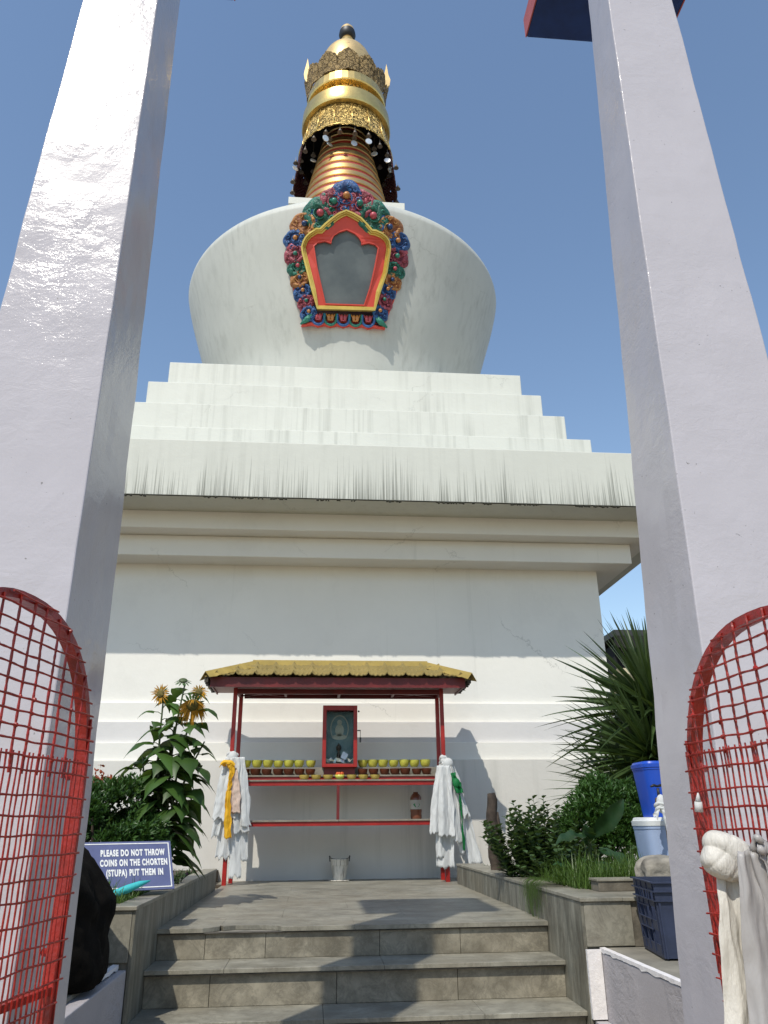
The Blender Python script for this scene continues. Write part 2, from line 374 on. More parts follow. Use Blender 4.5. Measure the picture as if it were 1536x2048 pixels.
# =================================================================== planter walls
def planter(side, label):
    t = thing('planter_wall', label, 'planter wall', ((X0-.2) if side < 0 else (X1+.2), 8.5, -.12))
    b = MB(); xi = X0 if side < 0 else X1; yE = 10.75 if side < 0 else 11.15
    def xb(a, c, *r):   # a..c measured outward from the inner face
        p, q = xi+side*a, xi+side*c; b.box(min(p, q), max(p, q), *r)
    wd = .15 if side < 0 else .30; b.mi = 1; xb(.024, wd, 6.045, yE-.02, -.12, 1.012)
    b.mi = 0
    y = 6.02
    for L in ([1.03, .62, .55, .6, .58, .62, .9] if side < 0 else [.88, .62, .6, .62, .6, .6, .62, .8]):
        y2 = min(y+L, yE)
        if y2 > y: xb(0, .022, y+.002, y2-.002, -.12, 1.012)
        y = y2
    b.build('side_cladding', [M_marble_v, M_conc], t, bevel=.003)
    b = MB(); y = 6.0
    for L in (1.0, .9, .95, .9, 1.0, 1.2):
        y2 = min(y+L, yE+.01)
        if y2 > y: xb(-.008, wd+.01, y+.0015, y2-.0015, 1.014, 1.04)
        y = y2
    b.build('coping', M_marble, t, bevel=.004)
    b = MB(); b.mi = 0
    if side < 0:
        xb(.024, .66, 6.02, 6.043, .70, 1.012); xb(.152, 3.4, 6.045, 6.20, -.118, 1.012); b.mi = 1; xb(.162, 3.4, 6.0, 6.22, 1.014, 1.04)
    else:
        xb(.0225, .37, 6.02, 6.043, .73, 1.012); xb(.302, 3.2, 6.05, 6.26, .722, 1.012); b.mi = 2; xb(.302, 3.2, 6.05, 6.26, -.11, .72)
        b.mi = 3; xb(.372, 3.2, 6.03, 6.048, .722, 1.012); b.mi = 1
        xb(.312, 1.3, 6.0, 6.62, 1.014, 1.038); b.mi = 3; xb(.312, 3.2, 6.50, 6.68, 1.039, 1.11)
        b.mi = 1; xb(.30, 1.0, 6.49, 6.69, 1.111, 1.128); xb(1.003, 1.9, 6.49, 6.69, 1.111, 1.126)
    b.build('front_cladding', [M_marble, M_marble, M_conc, M_concd], t, bevel=.003)
    return t
planter(-1, 'left planter wall of streaked marble slabs, holding the sunflower bed beside the steps')
planter(1, 'right planter wall of streaked marble slabs, grass spilling over its edge beside the steps')
# low lilac walls linking planter and gate pillar
t = thing('low_wall', 'low lilac plastered wall with chipped white edge and concrete top under the dark blue crate', 'low wall', (2.6, 4.8, -.12))
b = MB(); b.mi = 0; b.box(2.03, 4.5, 3.56, 6.018, -.12, .70)
b.box(1.945, 2.028, 5.9, 6.018, -.12, .29)
b.build('wall_face', M_lowwall, t, bevel=.006)
b = MB(); b.box(2.062, 4.5, 3.56, 6.016, .701, .722); b.build('concrete_top', M_conc, t)
b = MB()
def ragged(y0, y1, x, z, w=.034):
    n = 70; pts = []
    for i in range(n+1):
        y = y0+(y1-y0)*i/n; k = max(0, mnoise.noise((y*9, z, 0)))*.05*(1 if y > 5 else .3)
        pts.append((y, k+.004+random.random()*.004))
    vs = []; fs = []
    for i, (y, k) in enumerate(pts):
        vs += [(x-.004, y, z-.012-k), (x-.004, y, z+.004), (x+w-abs(k)*.2, y, z+.006), (x+w, y, z-.01)]
    for i in range(n):
        a = i*4; fs += [(a, a+4, a+5, a+1), (a+1, a+5, a+6, a+2), (a+2, a+6, a+7, a+3)]
    b.add(vs, fs)
ragged(3.56, 6.01, 2.03, .722)
b.box(1.925, 2.026, 5.985, 6.017, .30, .715)
b.build('chipped_edge', M_white, t)
t = thing('low_wall', 'shaded low lilac wall with broken top edge carrying the black boulder', 'low wall', (-1.8, 4.8, -.12))
b = MB(); b.mi = 0; b.box(-4.5, -1.215, 3.66, 6.018, -.12, .66); b.mi = 1
b.box(-4.5, -1.30, 3.66, 6.016, .661, .69)
b.build('wall_face', [M_lowwall, M_conc], t, bevel=.008)
b = MB(); ragged(5.35, 6.0, -1.26, .69, -.04); b.build('chipped_edge', M_white, t)

# =================================================================== gate pillars
def pillar(name_l, near0, far0, near1, far1, xi0, xo0, xi1, xo1, ztop, cap_x, cap_y, label):
    t = thing('gate_pillar', label, 'gate pillar', ((xi0+xo0)/2, (near0+far0)/2, -.12))
    b = MB(); H0, H1 = 1.55, 6.05      # measured at eye level and 4.5 m above
    def at(z):
        k = (z-H0)/(H1-H0); L = lambda a, c: a+(c-a)*k
        return sorted((L(xi0, xi1), L(xo0, xo1)))+[L(near0, near1), L(far0, far1)]
    zs = [-.12+ (ztop+.12)*i/60 for i in range(61)]; rows = []; nx = 6
    for z in zs:
        x0, x1, y0, y1 = at(z); row = []
        per = [(x0+(x1-x0)*i/nx, y0) for i in range(nx)]+[(x1, y0+(y1-y0)*i/nx) for i in range(nx)]+[(x1-(x1-x0)*i/nx, y1) for i in range(nx)]+[(x0, y1-(y1-y0)*i/nx) for i in range(nx)]
        for x, y in per:
            q = Vector((x*4, y*4, z*3)); d = .004*mnoise.noise(q)+.0015*mnoise.noise(q*6)
            cx, cy = (x0+x1)/2, (y0+y1)/2; row.append((x+(x-cx)*d*4, y+(y-cy)*d*4, z))
        rows.append(row)
    n = nx*4; vs = [p for r_ in rows for p in r_]
    b.add(vs, [(j*n+i, j*n+(i+1) % n, (j+1)*n+(i+1) % n, (j+1)*n+i) for j in range(60) for i in range(n)]+[tuple(range(n-1, -1, -1)), tuple(range(60*n, 61*n))])
    b.build('shaft', M_pil, t, bevel=.006)
    x0, x1 = cap_x; y0, y1 = cap_y
    b = MB(); b.box(x0+.012, x1-.012, y0, y1, ztop+.002, ztop+.20)
    cap = b.build('roof_cap', M_navy, t, bevel=.01)
    b = MB()
    for xa, s in ((x0, 1), (x1, -1)): b.box(min(xa, xa+s*.010), max(xa, xa+s*.010), y0+.0, y1, ztop+.004, ztop+.22)
    b.build('edge_trim', M_pinkred, cap)
    b = MB(); b.frustum((x0+.05, x1-.05, y0+.05, y1-.05), (x0+.35, x1-.35, y0+.4, y1-.4), ztop+.202, ztop+.55); b.build('cap_top', M_redd, cap)
    return t
pillar('L', 3.0, 3.66, 3.1, 3.57, -.965, -1.545, -1.0, -1.41, 7.64, (-1.96, -.77), (3.0, 4.25), 'left lilac painted gate pillar with glossy sunlit front, beside the black boulder')
pillar('R', 3.0, 3.55, 3.1, 3.41, 1.55, 2.21, 1.70, 2.13, 7.64, (1.62, 2.82), (3.0, 4.37), 'right lilac painted gate pillar under the blue roof cap, beside the crate')

# =================================================================== mesh gate leaves
def gate_leaf(P0, dirx, zc, label):
    """P0 hinge foot (x,y); dirx unit vector along the leaf; zc crown height"""
    t = thing('gate_leaf', label, 'gate leaf', (P0[0], P0[1], -.05), 'arched mesh gate leaves')
    W = 1.03; d = Vector((dirx[0], dirx[1], 0)).normalized(); nrm = Vector((-d.y, d.x, 0))
    if nrm.x*P0[0] > 0: nrm = -nrm          # towards the passage
    P = lambda s, z, o=0: Vector((P0[0], P0[1], 0))+d*s+nrm*o+Vector((0, 0, z))
    zb, zs = .0, zc-.56                       # spring line
    def half(z):                               # half width of the outline at z
        if z <= zs: return W/2-(max(0, (1.5-z))*.035)
        k = (z-zs)/(zc-zs); return W/2*max(0, 1-k**2.3)**.5
    def bend(z): return 0
    out = []
    for i in range(12): z = zb+(zs-zb)*i/12; out.append((W/2-half(z), z))
    for i in range(33):
        a = pi*i/32; ca = cos(a); x = W/2-W/2*(abs(ca)**.87)*(1 if ca > 0 else -1); out.append((x, zs+(zc-zs)*(sin(a)**.87)))
    for i in range(12): z = zs-(zs-zb)*i/12; out.append((W/2+half(z), z))
    out.append((W/2+half(zb), zb))
    b = MB(); n = len(out)                      # flat bar frame, wide across the leaf plane
    cx, cy = W/2, 1.2; vs = []
    for s, z in out:
        k = .028; v = Vector((cx-s, 0 if z < zs else (zs-z)*.9)).normalized(); s2, z2 = s+v.x*k, z+v.y*k
        vs += [P(s, z, -.025), P(s, z, .018), P(s2, z2, .018), P(s2, z2, -.025)]
    fs = [(4*i+j, 4*i+(j+1) % 4, 4*i+4+(j+1) % 4, 4*i+4+j) for i in range(n-1) for j in range(4)]
    b.add(vs, fs); b.build('frame', M_redb, t)
    rnd = random.Random(int(P0[0]*100))
    def inside(s, z, e=.0):
        return z < zc-.004 and abs(s-W/2) <= half(z)+e and z > zb
    def wob(s, z, k): return .005*mnoise.noise((s*9+k, z*9, k*3.1))
    zf = 1.75; fine_lo = 1.06
    def wires(b, vals, vertical, z0, z1, off, r, knots=True):
        for v in vals:
            pts = []; m = 46
            for i in range(m+1):
                s, z = (v, z0+(z1-z0)*i/m) if vertical else (W*i/m-.012+(W+.024-W)*i/m, v)
                if inside(s, z, .005): pts.append((s, z))
                elif pts: break
            if len(pts) < 2: continue
            b.tube([P(s+wob(s, z, v)*(1 if vertical else 0), z+wob(s, z, v+5)*(0 if vertical else 1), off) for s, z in pts], [r*rnd.uniform(.85, 1.25) for _ in pts], 5)
    b = MB()
    wires(b, [.03+.081*i+rnd.uniform(-.008, .008) for i in range(13)], True, zf-.05, zc, .022, .0042)
    wires(b, [zf+.0+.043*i+rnd.uniform(-.004, .004) for i in range(12)], False, 0, 0, .030, .0036)
    for i in range(46):                         # paint blobs where wires cross
        s = .03+.081*rnd.randint(1, 12); z = zf+.043*rnd.randint(0, 11)
        if inside(s, z): b.ball(P(s, z, .025), rnd.uniform(.006, .009), 6, 4)
    b.build('coarse_mesh', M_redb, t)
    b = MB()
    wires(b, [.03+.0295*i+rnd.uniform(-.005, .005) for i in range(34)], True, .25, zf+.015, .022, .0030)
    wires(b, [.28+.062*i+rnd.uniform(-.008, .008) for i in range(24)], False, 0, 0, .029, .0032)
    b.build('fine_mesh', M_redb, t)
    b = MB()
    b.bar(P(0.01, fine_lo, 0), P(W-.01, fine_lo+.01, 0), .03, .022)
    b.bar(P(0.02, .24, 0), P(W-.02, .24, 0), .03, .022)
    b.bar(P(W/2, .0, -.012), P(W/2, 1.06, -.012), .014, .022)
    b.build('cross_bar', M_redb, t)
    for z in (.45, 1.15, 1.72):
        h = MB(); h.tube([P(.01, z, 0), P(-.03, z, -.02), P(-.09, z, -.10)], .013, 8); h.tube([P(0, z-.05, -.005), P(0, z+.05, -.005)], .019, 8); h.build('hinge', M_redb, t)
    return t
gate_leaf((-.83, 3.0), (-.19, -.98), 2.24, 'red mesh gate leaf swung open in front of the left pillar, nothing hung on it')
gate_leaf((1.30, 2.70), (.037, -.999), 2.135, 'red painted arched mesh gate leaf at the right pillar with white scarves tied on')
exec_after = []

# =================================================================== the stupa
CX, CY = .5, 16.95
st = thing('stupa', 'huge whitewashed Buddhist stupa with gilded spire and painted niche', 'stupa', (CX, CY, Z))
def sq(b, h, z0, z1, h2=None):
    h2 = h2 or h; b.frustum((CX-h, CX+h, CY-h, CY+h), (CX-h2, CX+h2, CY-h2, CY+h2), z0, z1)
def add_rough_box(b, h, z0, z1, nx=60): pass
b = MB(); sq(b, 4.36, 3.3, 6.4); b.build('main_wall', MW_wall, st)
b = MB()
sq(b, 4.60, Z-.2, 2.455); b.mi = 1
sq(b, 4.54, 2.456, 2.72); b.mi = 2; sq(b, 4.485, 2.721, 3.035); b.mi = 1; sq(b, 4.42, 3.036, 3.335)
b.build('plinth', [MW_base, MW_wall, whitewash('pinkish_wash', (.66,.645,.63), streak=.3, thr=.6)], st, bevel=.008)
b = MB(); sq(b, 4.83, 5.62, 5.97); sq(b, 5.17, 5.971, 6.30)
b.build('soffit_step', MW_wall, st, bevel=.012)
b = MB(); sq(b, 5.83, 6.26, 7.22); b.build('cornice', MW_band, st, bevel=.012)
b = MB()      # grime hanging from the cornice drip edge
rnd = random.Random(4); x = CX-5.8
while x < CX+5.8:
    L = rnd.uniform(.03, .25)
    if rnd.random() < .42:
        k = int(L/.02)+1
        for i in range(k): b.box(x+i*.02, x+i*.02+.021, CY-5.834, CY-5.80, 6.26-rnd.uniform(.004, .030), 6.262)
    x += L+rnd.uniform(0, .2)
b.box(CX-5.82, CX+5.82, CY-5.836, CY-5.80, 6.2585, 6.2625); b.build('drip_edge', simple('black_mould', (.03,.03,.02), .9), st)
for h, z0, z1 in ((4.50, 7.0, 8.155), (4.17, 8.0, 8.82), (3.85, 8.7, 9.46), (3.55, 9.3, 10.10)):
    b = MB(); sq(b, h, z0, z1); b.build('terrace_step', MW_step, st, bevel=.012)
# dome
prof = [(2.86,10.05),(3.0,10.5),(3.14,11.1),(3.42,11.9),(3.66,12.7),(3.85,13.35),(3.97,13.85),(3.985,14.0),(3.93,14.14),(3.76,14.28),(3.45,14.46),(3.05,14.68),(2.55,14.92),(1.9,15.17),(1.2,15.35),(0.02,15.4)]
def cr(P, m=7):
    o = []
    for i in range(len(P)-1):
        a = P[max(i-1, 0)]; b_ = P[i]; c = P[i+1]; d = P[min(i+2, len(P)-1)]
        for k in range(m):
            u = k/m; o.append(tuple(.5*(2*b_[j]+(c[j]-a[j])*u+(2*a[j]-5*b_[j]+4*c[j]-d[j])*u*u+(3*b_[j]-a[j]-3*c[j]+d[j])*u**3) for j in (0, 1)))
    return o+[P[-1]]
b = MB(); b.lathe(cr(prof), (CX, CY), 128); b.build('dome', MW_dome, st, smooth=True)
b = MB(); sq(b, 1.36, 15.05, 16.40); sq(b, 1.50, 16.28, 16.50); b.build('harmika', MW_step, st, bevel=.01)
# ringed cone
sp = MB(); b = sp
z = 16.5; nr = 13; dz = .315
rad = lambda z: 1.40-(z-16.4)*.207
for i in range(nr):
    r = rad(z); r2 = rad(z+dz*.72)
    b.mi = 1; b.lathe([(r-.01, z), (r+.022, z+.015), (r2+.03, z+dz*.58), (r2-.02, z+dz*.60)], (CX, CY), 64)
    b.mi = 0; b.lathe([(r2-.006, z+dz*.58), (rad(z+dz)-.008, z+dz*1.01)], (CX, CY), 64)
    z += dz
b.build('ringed_cone', [M_redg, G_ring], st, smooth=True, auto=35)
zt_ = z
# loose gold leaf scabs on the upper rings
# parasol
b = MB(); b.lathe([(1.335, 19.33), (1.35, 19.36), (1.30, 19.55), (1.17, 20.34)], (CX, CY), 72, wob=lambda a, z: 1+(.008*sin(a*24) if z < 19.4 else 0)); par = b.build('parasol', G_fil, st, smooth=True, auto=40)
b = MB()
for i in range(16):
    a = 2*pi*i/16+.1; b.tube([(CX+(1.34-.165*k)*cos(a)*1.008, CY+(1.34-.165*k)*sin(a)*1.008, 19.35+.98*k) for k in (0, .5, 1)], .018, 5)
b.lathe([(1.36, 19.335), (1.375, 19.35), (1.36, 19.365)], (CX, CY), 72); b.build('parasol_seam', G_band, par, smooth=True)
b = MB(); b.lathe([(1.32, 19.37), (1.12, 19.9), (.2, 20.2)], (CX, CY), 48); b.build('parasol_lining', M_black, par, smooth=True)
b = MB()
b.lathe([(1.15, 20.36), (1.285, 20.38), (1.305, 20.43), (1.30, 20.62), (1.29, 20.63), (1.285, 20.86), (1.24, 20.92), (1.06, 20.95)], (CX, CY), 72); b.build('lower_drum', G_band, st, smooth=True, auto=30)
b = MB(); b.lathe([(1.07, 20.9), (1.03, 21.28)], (CX, CY), 64); b.build('carved_neck', G_fil, st, smooth=True)
b = MB(); b.lathe([(1.0, 21.27), (1.17, 21.28), (1.19, 21.32), (1.15, 21.66), (1.10, 21.72), (1.05, 21.74)], (CX, CY), 40); b.build('upper_drum', G_band, st)
# crown of tarnished petals
cw = None
for i in range(12):
    a0 = 2*pi*i/12-pi/2-pi/12; b = MB(); vs = []; n = 16; m = 8
    for j in range(m+1):
        for k in range(n+1):
            u = k/n; a = a0+pi/6*u; top = .50+.20*(1-abs(2*u-1))**.8+.045*abs(sin(5*pi*u))
            z = 21.70+top*j/m; r = 1.10+.10*(j/m)**1.4+.05*(1-abs(2*u-1))+.02*mnoise.noise((u*7, j*1.1, i*3.3))
            vs.append((CX+r*cos(a), CY+r*sin(a), z))
    fr = [(j*(n+1)+k, j*(n+1)+k+1, (j+1)*(n+1)+k+1, (j+1)*(n+1)+k) for j in range(m) for k in range(n)]
    b.add(vs, fr); o = b.build('crown_petal', G_old, st)
    s = o.modifiers.new('solid', 'SOLIDIFY'); s.thickness = .04
for sx in (-1, 1):
    b = MB(); px = CX+sx*1.20; py = CY-.25
    pts = [(-.02,0),(.10,.10),(.13,.32),(.06,.52),(.03,.75),(0,.95),(-.03,.75),(-.08,.5),(-.11,.3),(-.08,.12)]
    b.prism(pts, lambda u, v, d: (px+u*.9, py+d, 22.15+v*1.05), -.03, .03); b.build('flame_ornament', G_pale, st)
b = MB(); b.lathe([(.98, 22.1), (.90, 22.5)]+[(.84*cos(t)**.60, 22.7+1.24*sin(t)) for t in [i*pi/2/18 for i in range(18)]]+[(.05, 23.94)], (CX, CY), 48); b.build('finial_dome', G_pale, st, smooth=True)
b = MB(); b.lathe([(.30, 23.9), (.22, 24.05), (.16, 24.15), (.16, 24.3), (.20, 24.38), (.13, 24.44), (.17, 24.46)], (CX, CY), 24); b.mi = 1
b.lathe([(.10, 24.42), (.22, 24.50), (.265, 24.64), (.245, 24.78)], (CX, CY), 24); b.mi = 2; b.lathe([(.245, 24.78), (.21, 24.90), (.12, 25.04), (.02, 25.10)], (CX, CY), 24)
b.build('finial_ball', [G_pale, M_black, G_pale], st, smooth=True, auto=40)
# bead net fringe on the sides and back of the parasol
b = MB(); rnd = random.Random(7); na = 64; A0 = -.42; A1 = pi+.42
def fp(a, z): 
    r = 1.36+.10*(19.35-z)+.03*sin(a*7); return (CX+r*cos(a), CY+r*sin(a), z)
def low(a): return 18.25+.55*(max(0, -sin(a))*1.6+.25*abs(sin(a*2.7)))
for i in range(na):
    a = A0+(A1-A0)*i/na; da = (A1-A0)/na; z = 19.38
    while z > low(a):
        s = .115
        for sg in (-1, 1):
            if rnd.random() < .97: b.tube([fp(a+da*.5, z), fp(a+da*.5+sg*da*.5, z-s/2), fp(a+da*.5, z-s)], .025, 4, cap=False)
        if rnd.random() < .5: b.ball(fp(a+da*.5, z-s/2), (.028, .028, .035), 5, 4)
        z -= s
b.build('bead_fringe', M_net, par)
def bell(a, r, z, drop, disc=False):
    x, y = CX+r*cos(a), CY+r*sin(a); b = MB(); b.mi = 0
    b.tube([(x, y, z), (x, y, z-drop)], .007, 4); zz = z-drop
    b.lathe([(.01, zz), (.03, zz-.01), (.045, zz-.05), (.05, zz-.09), (.075, zz-.12), (.0, zz-.118)], (x, y), 12)
    b.tube([(x, y, zz-.11), (x, y, zz-.18)], .012, 5)
    if disc:
        b.mi = 1; T = Matrix.Translation((x, y, zz-.30)) @ Matrix.Rotation(radians(90+rnd.uniform(-25, 25)), 4, 'X') @ Matrix.Rotation(rnd.uniform(-.6, .6), 4, 'Y')
        b.lathe([(0.001, -.012), (.09, -.012), (.095, 0), (.09, .012), (0.001, .012)], (0, 0), 14, T=T)
    return b.build('bell', [M_bell, M_disc], par, smooth=True, auto=40)
M_bell = simple('bell_metal', (.16,.14,.12), .45, .5)
for i in range(20):
    a = -pi/2+2*pi*(i+.5)/20; bell(a, 1.30, 19.36, rnd.uniform(.08, .2), i in (1, 3, 4, 18))
for i in range(9): 
    a = -pi/2+2*pi*i/9+.2; bell(a, 1.0, 19.7, rnd.uniform(.3, .5), i in (0, 1, 8, 7))
for a, zl in ((-.35, 18.75), (-.1, 18.35), (.12, 18.15), (.3, 18.1), (pi+.35, 18.7), (pi+.15, 18.3), (pi-.05, 18.2), (pi-.2, 18.1)):
    bell(a, 1.50, zl+.2, .12, abs(a-(pi+.35)) < .01)

# painted niche, leaning outwards with the dome
NO = Vector((.43, 13.70, 11.39)); NV = Vector((0, -.335, .942)).normalized(); NN = Vector((0, -.942, -.335)).normalized()
NF = lambda u, v, d: NO+Vector((u, 0, 0))+NV*v+NN*(d-.45*max(0, abs(u)-.70))
OUT = [(-0.03,3.0),(0.10,2.88),(.22,2.85),(0.43,2.77),(0.7,2.6),(0.86,2.43),(1.06,2.27),(1.18,2.06),(1.24,1.88),(1.26,1.6),(1.21,1.26),(1.15,.93),(1.05,.59),(.93,.26),(.84,.04),(.86,-.06),(.62,-.05),(.49,-.09),(.35,-.05),(.22,-.09),(.09,-.05),(-.04,-.09),(-.17,-.05),(-.31,-.09),(-.44,-.05),(-.57,-.09),(-.7,-.05),(-.93,-.06),(-.89,.05),(-.99,.38),(-1.11,.71),(-1.21,1.14),(-1.25,1.52),(-1.24,1.82),(-1.11,2.08),(-.96,2.27),(-.76,2.49),(-.53,2.73),(-.29,2.85),(-.15,2.88)]
GOLD = [(-.03,2.42),(.14,2.36),(.3,2.27),(.44,2.13),(.54,2.02),(.62,2.02),(.76,1.97),(.86,1.91),(.92,1.83),(.95,1.70),(.94,1.58),(.88,1.14),(.74,.69),(.63,.28),(-.6,.26),(-.73,.67),(-.86,1.15),(-.95,1.48),(-.97,1.62),(-.94,1.73),(-.89,1.82),(-.81,1.90),(-.66,1.99),(-.58,1.99),(-.48,2.10),(-.36,2.21),(-.2,2.34)]
GLASS = [(-.01,2.01),(.16,1.94),(.25,1.86),(.30,1.78),(.31,1.71),(.46,1.75),(.60,1.72),(.66,1.66),(.59,1.23),(.5,.79),(.39,.42),(-.42,.41),(-.5,.73),(-.61,1.17),(-.69,1.63),(-.62,1.70),(-.47,1.74),(-.33,1.70),(-.32,1.78),(-.28,1.87),(-.17,1.95)]
niche = MB(); niche.prism(OUT[::-1], NF, -.05, .02); niche = niche.build('niche', M_redn, st)
b = MB(); b.prism(OUT[::-1], lambda u, v, d: NF(-.0+u*.93, 1.45+(v-1.45)*.93, d), -1.0, -.051); b.build('niche_backing', MW_dome, niche)
def shrink(P, k):   # inset towards the inside by k
    n = len(P); o = []
    for i in range(n):
        a = Vector(P[i-1]); c = Vector(P[i]); e = Vector(P[(i+1) % n]); t = (e-a).normalized(); nn = Vector((t.y, -t.x)); o.append(tuple(c+nn*k))
    return o
b = MB()
for k0, k1, d0, d1 in ((0, .035, .02, .16), (.035, .065, .02, .13), (.065, .10, .02, .09)):
    b.ring(shrink(GOLD, k0), shrink(GOLD, k1), NF, d0, d1)
b.build('gilt_border', G_frame, niche)
b = MB(); A2 = shrink(OUT, .03); tri2 = None
from mathutils.geometry import tessellate_polygon as _tp
lp = [[Vector((*p, 0)) for p in A2], [Vector((*p, 0)) for p in GOLD]]; b.add([NF(u, v, .045) for u, v in A2+GOLD], [tuple(t_) for t_ in _tp(lp)]); b.build('carving_ground', simple('carving_ground', (.05,.03,.05), .7, var=.5, vs=6), niche)
from mathutils.geometry import tessellate_polygon
b = MB(); A = shrink(GOLD, .095)   # red surround with the glass opening
loops = [[Vector((*p, 0)) for p in A], [Vector((*p, 0)) for p in GLASS]]
tri = tessellate_polygon(loops); AL = A+GLASS
b.add([NF(u, v, .06) for u, v in AL], [tuple(t_) for t_ in tri])
n = len(GLASS); b.add([NF(u, v, .06) for u, v in GLASS]+[NF(u, v, .025) for u, v in GLASS], [(i, (i+1) % n, n+(i+1) % n, n+i) for i in range(n)])
b.build('red_surround', M_redn, niche)
b = MB(); b.ring(shrink(GLASS, -.028), GLASS, NF, .061, .085); b.build('red_moulding', M_redn, niche)
m_gl, t_, bb_ = nmat('dusty_glass'); a_ = noise(t_, 1.6, 4); r_ = ramp(t_, a_.outputs[0], [(.3, (.06,.078,.09)), (.75, (.14,.165,.17))]); t_.links.new(r_.outputs[0], bb_.inputs['Base Color']); bb_.inputs['Roughness'].default_value = .45
b = MB(); b.prism(GLASS[::-1], lambda u, v, d: NF(u, v, d), .021, .03); b.build('glass_pane', m_gl, niche)
def scroll(name, c1, c2):  # pointiness puts crevice shading and ridge highlights into the paint colour
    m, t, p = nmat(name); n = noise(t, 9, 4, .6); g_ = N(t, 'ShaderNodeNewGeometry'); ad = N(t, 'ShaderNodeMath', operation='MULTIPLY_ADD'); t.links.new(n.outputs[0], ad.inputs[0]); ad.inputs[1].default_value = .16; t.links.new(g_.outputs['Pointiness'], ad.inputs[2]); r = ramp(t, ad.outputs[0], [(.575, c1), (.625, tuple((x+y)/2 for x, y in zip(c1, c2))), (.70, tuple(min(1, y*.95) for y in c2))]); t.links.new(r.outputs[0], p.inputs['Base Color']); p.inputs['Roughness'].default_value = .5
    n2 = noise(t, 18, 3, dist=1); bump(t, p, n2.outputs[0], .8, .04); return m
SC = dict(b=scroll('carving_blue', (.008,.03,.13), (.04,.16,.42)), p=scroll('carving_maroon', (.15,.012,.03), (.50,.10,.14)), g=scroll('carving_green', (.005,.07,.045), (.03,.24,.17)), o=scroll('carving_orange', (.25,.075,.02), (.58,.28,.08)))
BO = dict(b=simple('boss_orange', (.46,.19,.05), .35), p=simple('boss_green', (.02,.17,.12), .35), g=simple('boss_pink', (.40,.06,.08), .35), o=simple('boss_blue', (.01,.04,.13), .35))
ros = [('b',-.03,2.72,.26)]+[('p',-.29,2.58,.23),('p',.26,2.57,.23),('g',-.58,2.31,.26),('g',.55,2.31,.26),('o',-.91,2.10,.21),('o',.92,2.13,.21),('b',-1.10,1.82,.17),('b',1.11,1.88,.18),
 ('p',-1.09,1.48,.16),('p',1.10,1.54,.17),('g',-1.03,1.21,.15),('g',1.05,1.25,.15),('o',-.98,.95,.14),('o',1.0,1.0,.14),('b',-.91,.67,.14),('b',.90,.78,.13),('p',-.83,.44,.13),('p',.83,.54,.13),('b',-.77,.20,.13),('b',.74,.28,.13)]
rnd = random.Random(3)
for i, (k, u, v, s) in enumerate(ros):
    b = MB(); ph = rnd.random()*6; mir = 1 if u > 0 else -1
    lob = 5+i % 3; tw = mir*(1.0 if i % 2 else -1.0); vs = []; nr_, na_ = 9, 40; od = atan2(v-1.4, u); ex = 1.30
    for j in range(nr_+1):
        for q_ in range(na_):
            th = 2*pi*q_/na_; k_ = j/nr_; rim = 1+.10*abs(sin(lob*th/2+ph))+.16*max(0, cos(th-od))**2
            rd = s*ex*rim*k_; swirl = sin(th*1.0+tw*k_*7.5+ph); lobes = abs(sin(lob*th/2+ph+tw*k_*1.6))
            h = .03+.032*max(0, swirl)**.7*(k_*(1-k_)*4)**.6+.06*lobes*k_**2*(1-k_**6)+.016*sin(th*13+k_*11)*k_
            if j == nr_: h = .0
            vs.append(NF(u+rd*cos(th), v+rd*sin(th), .02+h*1.25+.004*(i % 5)))
    b.add(vs, [(j*na_+q_, (j+1)*na_+q_, (j+1)*na_+(q_+1) % na_, j*na_+(q_+1) % na_) for j in range(nr_) for q_ in range(na_)])
    pts = [NF(u+mir*s*(.30+.45*k2)*cos(ph+k2*5.2), v+s*(.30+.45*k2)*sin(ph+k2*5.2), .12-.03*k2) for k2 in [x/16 for x in range(17)]]
    b.tube(pts, [s*(.02+.045*sin(pi*min(1, x/16+.08))) for x in range(17)], 6)
    for j in range(8):
        q = ph+2*pi*j/8; cu_, cv_ = u+s*.98*cos(q), v+s*.98*sin(q); sg = 1 if j % 2 else -1; rs = s*(.30 if j % 2 else .22)
        b.tube([NF(cu_+rs*(1-.75*x/10)*cos(q+sg*x*.55), cv_+rs*(1-.75*x/10)*sin(q+sg*x*.55), .085+.035*x/10) for x in range(11)], [s*(.035+.05*x/10) for x in range(11)], 5)
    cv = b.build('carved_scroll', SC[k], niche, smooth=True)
    b = MB(); b.ball(NF(u, v+.02, .13), s*.30, 12, 8); b.build('boss', BO[k], niche, smooth=True)
for u, v in [(.0,2.93),(-.03,2.50),(.42,2.68),(-.44,2.70),(-.75,2.38),(.74,2.40),(-1.2,1.64),(1.22,1.7),(-.45,2.42),(.42,2.42),(-.72,2.13),(.72,2.13)]:
    b = MB(); k = rnd.choice('bpg')
    for j in range(6): b.ball(NF(u+rnd.uniform(-.07, .07), v+rnd.uniform(-.07, .07), .05), (.06, .05, .06), 7, 5)
    b.build('carved_scroll', SC['b' if abs(u) < .1 else k], niche, smooth=True)
